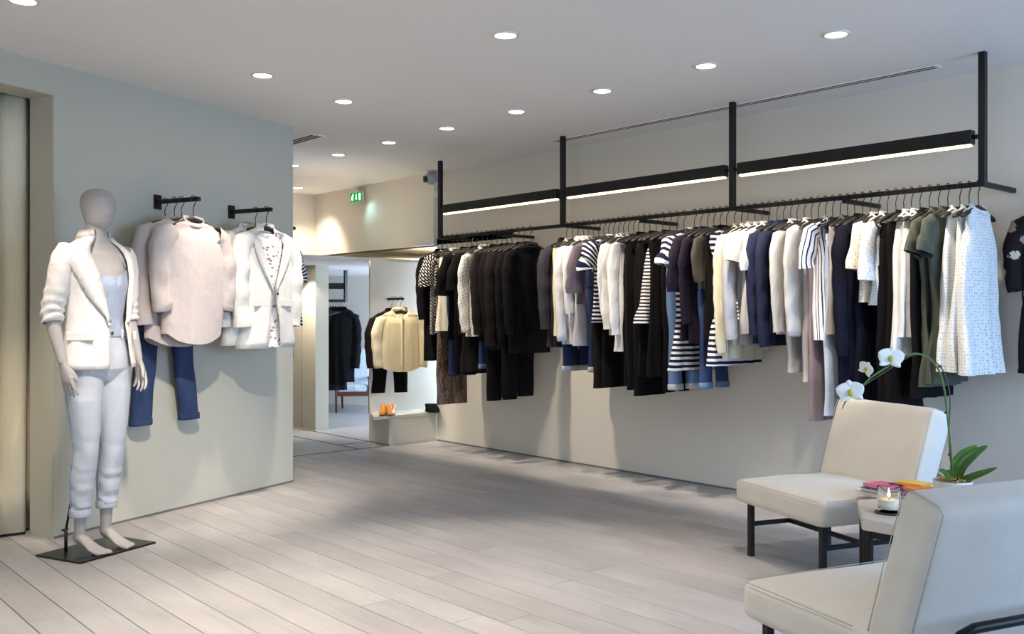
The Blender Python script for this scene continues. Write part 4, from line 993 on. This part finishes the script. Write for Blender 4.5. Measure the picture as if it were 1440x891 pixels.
leaf([ol(1344, 676, .03), ol(1347, 655, .05), ol(1358, 638, .08), ol(1374, 626, .1)], .026)
leaf([ol(1347, 677), ol(1362, 672, -.03), ol(1384, 664, -.06), ol(1402, 657, -.08)], .013)
leaf([ol(1340, 676, -.02), ol(1332, 670, -.05), ol(1326, 664, -.08), ol(1322, 662, -.1)], .020)
leaf([ol(1342, 676, .04), ol(1336, 668, .08), ol(1334, 660, .12)], .020)
petal_m = NT('white_orchid_petal', .6, .3); petal_m.color(rgb(246, 246, 240)); petal_m.p.inputs['Subsurface Weight'].default_value = .15; petal_m.p.inputs['Subsurface Radius'].default_value = (.01, .01, .008); petal_m = petal_m.m
lip_m = paint('yellow_green_orchid_lip', rgb(196, 190, 60), .5, .25, 60)
def petal_mesh(L, wd, cup, name):
    rings = []; n = 11
    for i in range(n):
        f = i/(n-1); w_ = wd*math.sin(PI*(.06+.94*f)**.75)**.65+.0012; r = f*L
        if i == n-1: w_ = .002
        rings.append([(w_*u, -cup*f*f+.006*u*u, r) for u in (-1, -.7, -.35, 0, .35, .7, 1)])
    return MB().loft(rings, closed=False).mesh(name, petal_m)
sep_me = petal_mesh(.052, .017, .006, 'sepal'); pet_me = petal_mesh(.056, .033, .004, 'petal')
lip_me = MB().lathe([(.002, -.016), (.009, -.010), (.011, 0), (.007, .010), (.002, .014)], 12).mesh('lip', lip_m)
fw = Vector((-.45, -.2, 0))
def flower(c, k, rz, tilt, nod=.0):
    o = part('flower', lip_me, orc, c); o.rotation_euler = (tilt, nod, rz); o.scale = (k, k, k)
    for a in (0, 128, -128):
        q = part('sepal', sep_me, o, (0, .004, 0)); q.rotation_euler = (0, math.radians(a), 0)
    for a in (66, -66):
        q = part('petal', pet_me, o, (0, 0, 0)); q.rotation_euler = (0, math.radians(a), 0)
base_rz = math.atan2(CB, CA)
flower(ol(1253, 504, -.03), .98, base_rz-.2, .12, .10); flower(ol(1196, 552, -.04), 1.05, base_rz-.35, .25, -.15); flower(ol(1217, 519, -.03), .66, base_rz-.9, .1, .5)
MB().tube([ol(1222, 531), ol(1220, 524), ol(1217, 519)], .0025, 6).build('pedicel', stem_m, orc); MB().tube([ol(1266, 503), ol(1258, 500), ol(1253, 504, -.02)], .0025, 6).build('pedicel', stem_m, orc)
MB().tube([ol(1196, 556), ol(1188, 566, -.02), ol(1184, 575, -.03)], [.002, .003, .0015], 6).build('pedicel', stem_m, orc)

# ---------------------------------------------------------------- mannequin on its steel plate
mq_rz = math.atan2(.367, .928); mq_rz = math.atan2(.928, -.367)
mq = thing('mannequin', 'pale grey faceless mannequin on a black steel plate before the sage wall', 'mannequin', W(-2.197, 4.974), mq_rz)
plate_m = metal('dark_bronze_steel_plate', rgb(46, 42, 38), .3, .6)
MB().box((0, 0, .005), (.48, .335, .010), .0015).build('base_plate', plate_m, mq)
skin = paint('matt_grey_mannequin', rgb(176, 170, 165), .6, .015, 6, spec=.35)
def ell(c, a, b, n=24, ax=(1, 0, 0), ay=(0, 1, 0), p=1.0):
    c, ax, ay = Vector(c), Vector(ax), Vector(ay)
    return [c+ax*a*se(math.cos(2*PI*j/n), p)+ay*b*se(math.sin(2*PI*j/n), p) for j in range(n)]
bm_ = MB()
TOR = [(1.76, .048, .054, .010), (1.70, .050, .054, .010), (1.655, .060, .060, .012), (1.625, .105, .062, .012), (1.59, .160, .070, .010), (1.55, .172, .086, .006), (1.47, .160, .102, 0), (1.40, .150, .108, -.006), (1.32, .132, .098, -.002), (1.22, .116, .086, 0), (1.12, .142, .098, .004), (1.02, .162, .110, .006), (.95, .160, .105, .004), (.90, .10, .07, 0)]
def torso(z, k=0.0):
    hw, hd, cy = interp(TOR, z); return hw+k, hd+k, cy
zs = [1.76-.02*i for i in range(44)]
bm_.loft([ell((0, torso(z)[2], z), torso(z)[0], torso(z)[1], 32, p=.9) for z in zs], True, True, True)
# head: featureless egg with a soft brow, nose line and chin
hr = []
for i in range(22):
    f = i/21; z = 1.698+.215*f
    w_, d_ = interp([(0, .026, .040), (-.06, .046, .064), (-.16, .058, .082), (-.34, .069, .096), (-.55, .078, .104), (-.74, .076, .102), (-.87, .064, .086), (-.95, .044, .060), (-1, .010, .014)], -f)
    hr.append([Vector((w_*math.cos(q), -.012+.016*f+d_*math.sin(q)*(1.0-(.10*(1-f) if math.sin(q) > 0 else 0))-.010*max(0, -math.sin(q))**6*math.exp(-((f-.42)/.16)**2), z)) for q in [2*PI*j/28 for j in range(28)]])
bm_.loft(hr, True, True, True)
JT = {}
def limb(pts, rad, n=18):
    P = [Vector(p) for p in pts]; out = []; rr = []
    for i in range(len(P)-1):
        p0, p1, p2, p3 = P[max(0, i-1)], P[i], P[i+1], P[min(len(P)-1, i+2)]
        for j in range(6):
            t = j/6; out.append(.5*((2*p1)+(-p0+p2)*t+(2*p0-5*p1+4*p2-p3)*t*t+(-p0+3*p1-3*p2+p3)*t**3)); rr.append(rad[i]+(rad[i+1]-rad[i])*t)
    out.append(P[-1]); rr.append(rad[-1]); return out, rr
for s in (-1, 1):
    arm, ar = limb([(s*.150, .008, 1.575), (s*.190, .014, 1.52), (s*.212, .026, 1.40), (s*.234, .046, 1.265), (s*.240, .016, 1.15), (s*.238, -.026, 1.035), (s*.236, -.036, 1.00)], [.050, .050, .043, .036, .034, .024, .022])
    JT['arm', s] = (arm, ar); bm_.tube(arm, ar, 16)
    hx = s*.236
    pr = []
    for z, cy, wy, tx in ((1.015, -.032, .022, .018), (.99, -.040, .027, .016), (.96, -.050, .037, .015), (.93, -.058, .040, .014), (.905, -.063, .038, .012), (.895, -.065, .030, .008)):
        pr.append(ell((hx-s*.004*(1.015-z)*8, cy, z), tx, wy, 16))
    bm_.loft(pr, True, True, True)
    for k, (dy, L) in enumerate(((-.030, .075), (-.010, .086), (.011, .080), (.030, .062))):
        b0 = Vector((hx-s*.004, -.063+dy, .912)); sp = dy*.25
        bm_.tube([b0+Vector((0, 0, .02)), b0, b0+Vector((-s*.004, sp-.006, -L*.4)), b0+Vector((-s*.013, sp*1.4-.010, -L*.75)), b0+Vector((-s*.026, sp*1.6-.010, -L))], [.0095, .0095, .0088, .0080, .0055], 10)
    t0 = Vector((hx-s*.006, -.070, .972))
    bm_.tube([t0+Vector((0, .018, .012)), t0, t0+Vector((-s*.014, -.024, -.026)), t0+Vector((-s*.020, -.032, -.052)), t0+Vector((-s*.022, -.034, -.070))], [.012, .0125, .0105, .0095, .006], 10)
    leg, lr = limb([(s*.082, .006, .95), (s*.086, -.004, .80), (s*.084, -.012, .55), (s*.083, .012, .40), (s*.082, .028, .22), (s*.082, .034, .13), (s*.082, .036, .09)], [.088, .080, .050, .050, .033, .028, .028])
    JT['leg', s] = (leg, lr); bm_.tube(leg, lr, 20)
    ft = []
    for y, z, w_, h_ in ((.066, .075, .014, .020), (.055, .078, .025, .034), (.03, .078, .028, .040), (-.005, .068, .030, .034), (-.04, .050, .034, .027), (-.075, .034, .040, .021), (-.10, .027, .043, .017), (-.125, .022, .040, .012)):
        ft.append(ell((s*.082, y, z), w_, h_, 16, (1, 0, 0), (0, .35, .94)))
    bm_.loft(ft, True, True, True)
    for k in range(5):
        dx = -s*(.031-.0155*k); L = (.046, .042, .037, .031, .024)[k]
        bm_.tube([(s*.082+dx*.9, -.105, .024), (s*.082+dx, -.125, .021), (s*.082+dx*1.02, -.125-L*.6, .019), (s*.082+dx*1.02, -.125-L, .018)], [.011, .0105 if k else .013, .010 if k else .0125, .007], 8)
body = bm_.build('body', skin, mq)
mod(body, 'REMESH', mode='VOXEL', voxel_size=.0042, use_smooth_shade=True); mod(body, 'SMOOTH', factor=.5, iterations=4)
# support rod into the right trouser leg
ry = Vector((-.125, .085, 0))
MB().tube([ry+Vector((0, 0, .01)), ry+Vector((0, 0, .13))], .0085, 12).build('rod_socket', black_steel, mq)
MB().tube([ry+Vector((0, 0, .12)), (-.10, .055, .36)], .006, 10).build('support_rod', black_steel, mq)
MB().tube([ry+Vector((-.022, 0, .125)), ry+Vector((.012, 0, .125))], .006, 8).build('clamp_screw', black_steel, mq)

# bleached jeans
bleach = F['bleach']; jn = thing('jeans', 'bleached pale blue jeans with rolled cuffs worn by the mannequin', 'jeans', mq.location, mq_rz)
jb = MB(); jb.loft([ell((0, torso(z)[2], z), torso(z)[0]+k, torso(z)[1]+k, 36, p=.92) for z, k in ((1.155, .010), (1.12, .011), (1.08, .012), (1.04, .013), (1.0, .014), (.96, .016), (.92, .014), (.895, .010))], True, True, True)
wbz = [(1.165, .014), (1.163, .017), (1.13, .017), (1.128, .012)]
wb = MB().loft([ell((0, torso(z)[2], z), torso(z)[0]+k, torso(z)[1]+k, 36, p=.92) for z, k in wbz]).build('waistband', bleach, jn)
dots('button', metal('brass_button', rgb(120, 96, 70), .3, .8), wb, [(0, torso(1.147)[2]-torso(1.147)[1]-.019, 1.147)], .011)
for a in (-2.5, -2.0, -1.1, -.55, .6, 1.57, 2.5):
    hw_, hd_, cy_ = torso(1.147, .019); MB().box((hw_*se(math.cos(a), .92), cy_+hd_*se(math.sin(a), .92), 1.142), (.008, .012, .052), .002, Matrix.Rotation(a, 3, 'Z')).build('belt_loop', bleach, wb)
thread = paint('faded_seam', rgb(140, 156, 178), .9)
for s in (-1, 1):
    L, R = JT['leg', s]; n = 22; rings = []; cut = .205 if s < 0 else .225; seam = []; seam2 = []
    for p, r in zip(L, R):
        if p.z < cut-.02: break
        f = (.95-p.z)/.75; wr = (.004*math.sin(p.z*70+s)+.003*math.sin(p.z*121))*(max(0, min(1, (.50-p.z)/.15))+.6*math.exp(-((p.z-.56)/.05)**2)+.4*math.exp(-((p.z-.86)/.05)**2))
        k = .012+.004*f
        rings.append([p+Vector(((r+k)*math.cos(2*PI*j/n)+wr*math.sin(j), (r+k)*math.sin(2*PI*j/n)*1.02+wr, 0)) for j in range(n)])
        if p.z < .9: seam.append(p+Vector((-s*(r+k+.001), 0, 0))); seam2.append(p+Vector((s*(r+k+.001), .012, 0)))
    # close to the cuff height
    last = rings[-1]; jb.loft(rings, True, True, True); lo = jn
    MB().tube(seam, .003, 5).build('seam', thread, lo); MB().tube(seam2, .0025, 5).build('seam', thread, lo)
    c = sum(last, Vector())/n
    def cr(k, dz): return [c+(v-c)*k+Vector((0, 0, dz)) for v in last]
    MB().loft([cr(1.0, .03), cr(1.08, .032), cr(1.12, .028), cr(1.12, -.004), cr(1.08, -.010), cr(.97, -.004)]).build('cuff', bleach, lo)
o = jb.build('legs', bleach, jn); mod(o, 'REMESH', mode='VOXEL', voxel_size=.0048, use_smooth_shade=True); mod(o, 'SMOOTH', factor=.5, iterations=6)
for s in (-1, 1):                                                   # front pocket seams
    pts = []
    for k in range(8):
        f = k/7; z = 1.125-.085*f**1.6; a = -PI/2+s*(.55+.62*f**.7); hw_, hd_, cy_ = torso(z, .0135); pts.append((hw_*se(math.cos(a), .92), cy_+hd_*se(math.sin(a), .92), z))
    MB().tube(pts, .0022, 5).build('seam', thread, jn)

# pale blue camisole
cm_ = thing('camisole', 'pale blue silk top with scooped neck worn under the white jacket', 'top', mq.location, mq_rz)
blue = cloth('pale_blue_silk', rgb(160, 171, 190), .55, .03, .2, 900, .3)
rings = []
for i in range(17):
    z = 1.53-.024*i; hw_, hd_, cy_ = torso(z, .008+.010*(i/16)); r = []
    for j in range(44):
        a = 2*PI*j/44; fr = max(0, -math.sin(a)); dz = -.085*fr**3*max(0, 1-i/7)-.03*abs(math.cos(a))**3*max(0, 1-i/5)
        k = 1+.014*(i/16)*math.sin(a*9+1); hw2, hd2, cy2 = torso(z+dz, .008+.010*(i/16)); r.append(Vector((hw2*k*se(math.cos(a), .92), cy2+hd2*k*se(math.sin(a), .92), z+dz)))
    rings.append(r)
MB().loft(rings).build('body', blue, cm_)
for s in (-1, 1):
    pts = []
    for f in range(9):
        a = PI*f/8; z = 1.50+.125*math.sin(a); hw_, hd_, cy_ = torso(min(z, 1.60), .008); pts.append((s*(.105-.02*math.sin(a)), cy_-math.cos(a)*hd_*.86, z))
    MB().tube(pts, .007, 6, True, .4).build('strap', blue, cm_)

# white blazer, worn open, sleeves pushed up
jk = thing('blazer', 'white open blazer with pushed up sleeves worn by the mannequin', 'blazer', mq.location, mq_rz)
white_wool = cloth('white_wool_crepe', rgb(226, 221, 214), .9, .015, .15, 600, .2)
JK = [(1.655, .074, .070, .022), (1.63, .112, .078, .018), (1.605, .165, .086, .014), (1.575, .198, .096, .010), (1.53, .206, .112, .006), (1.44, .198, .128, 0), (1.32, .180, .126, 0), (1.20, .178, .126, .002), (1.08, .198, .138, .004), (.965, .216, .150, .004)]
def gapj(z, left):
    if left: return .50+.08*math.sin((1.655-z)*6) if z > 1.22 else .46+.15*(1.22-z)
    return .08+.50*max(0, (z-1.21)/.445)**.8 if z > 1.21 else .08+.25*(1.21-z)
rings = []; zs = [1.655-.012*i for i in range(8)]+[1.56-.0298*i for i in range(21)]
for z in zs:
    hw_, hd_, cy_ = interp(JK, z); lo_a, hi_a = 1.5*PI+gapj(z, True), 3.5*PI-gapj(z, False); r = []; k = max(0, (1.3-z)/.35)
    for j in range(52):
        a = lo_a+(hi_a-lo_a)*j/51; w_ = 1+.018*k*math.sin(a*7+z*3)+.008*math.sin(a*11+z*17)
        r.append(Vector((hw_*w_*se(math.cos(a), .88), cy_+hd_*w_*se(math.sin(a), .88), z-.02*k*max(0, -math.sin(a))*0)))
    rings.append(r)
o = MB().loft(rings, closed=False).build('body', white_wool, jk); mod(o, 'SOLIDIFY', thickness=.005, offset=1)
for s in (-1, 1):
    A = []
    for i, r in enumerate(rings):
        z = zs[i]
        if z < 1.20: break
        f = (z-1.20)/.455; wd = int(1+6.5*math.sin(min(1, f*1.12)*PI*.60)); row = r if s > 0 else r[::-1]
        e = row[0]; out = Vector((0, -1, 0))
        c0 = e+Vector((0, -.008, 0)); c1 = row[max(1, wd//2)]; c2 = row[max(1, wd)]
        def push(v, d): q = Vector((v.x, v.y, 0)); return v+q.normalized()*d
        A.append([push(e, .007), push(c1, .014), push(c2, .013)])
    o = MB().loft(A, closed=False).build('lapel', white_wool, jk); mod(o, 'SOLIDIFY', thickness=.004, offset=1)
    arm, ar = JT['arm', s]; SP_ = []; SR = []
    for p, r in zip(arm, ar):
        if p.z < 1.205: break
        SP_.append(p)
    N = 40; tot = len(SP_)-1; rg = []; n = 22
    for i in range(N):
        f = i/(N-1)*tot; k = min(int(f), tot-1); p = SP_[k].lerp(SP_[k+1], f-k); tdir = (SP_[k+1]-SP_[k]).normalized()
        r = .071-.019*min(1, i/N*1.1); ru = max(0, (i/N-.52)/.48)
        if i == 0: r *= .86
        a1 = Vector((0, 1, 0)); a1 = (a1-tdir*a1.dot(tdir)).normalized(); a2 = tdir.cross(a1)
        if i < 3: p = p+Vector((s*-.012, 0, -.006*(2-i)))
        rr = [1+ru*(.13*math.sin(i*1.55+1.6*math.sin(2*PI*j/n+s)+.9*math.sin(4*PI*j/n+i*.2)))+.02*math.sin(i*.8+j) for j in range(n)]
        rg.append([p+(a1*math.cos(2*PI*j/n)*1.05+a2*math.sin(2*PI*j/n))*r*rr[j] for j in range(n)])
    e = rg[-1]; c = sum(e, Vector())/n; rg.append([c+(v-c)*.80 for v in e])
    MB().loft(rg).build('sleeve', white_wool, jk)
    z = 1.135; hw_, hd_, cy_ = interp(JK, z); a = -PI/2+s*1.0
    MB().box((hw_*1.02*se(math.cos(a), .88), cy_+hd_*1.03*se(math.sin(a), .88), z), (.135, .012, .045), .003, Matrix.Rotation(a+PI/2, 3, 'Z')).build('pocket_flap', white_wool, jk)
r0 = rings[0]
o = MB().loft([[v+Vector((0, 0, -.004)) for v in r0], [Vector((v.x*.98, v.y, v.z+.036)) for v in r0], [Vector((v.x*1.22, v.y*1.10+.012, v.z-.012)) for v in r0]], closed=False).build('collar', white_wool, jk); mod(o, 'SOLIDIFY', thickness=.004, offset=1)
dots('button', button_white, jk, [(-.035, -.134, 1.195)], .010)
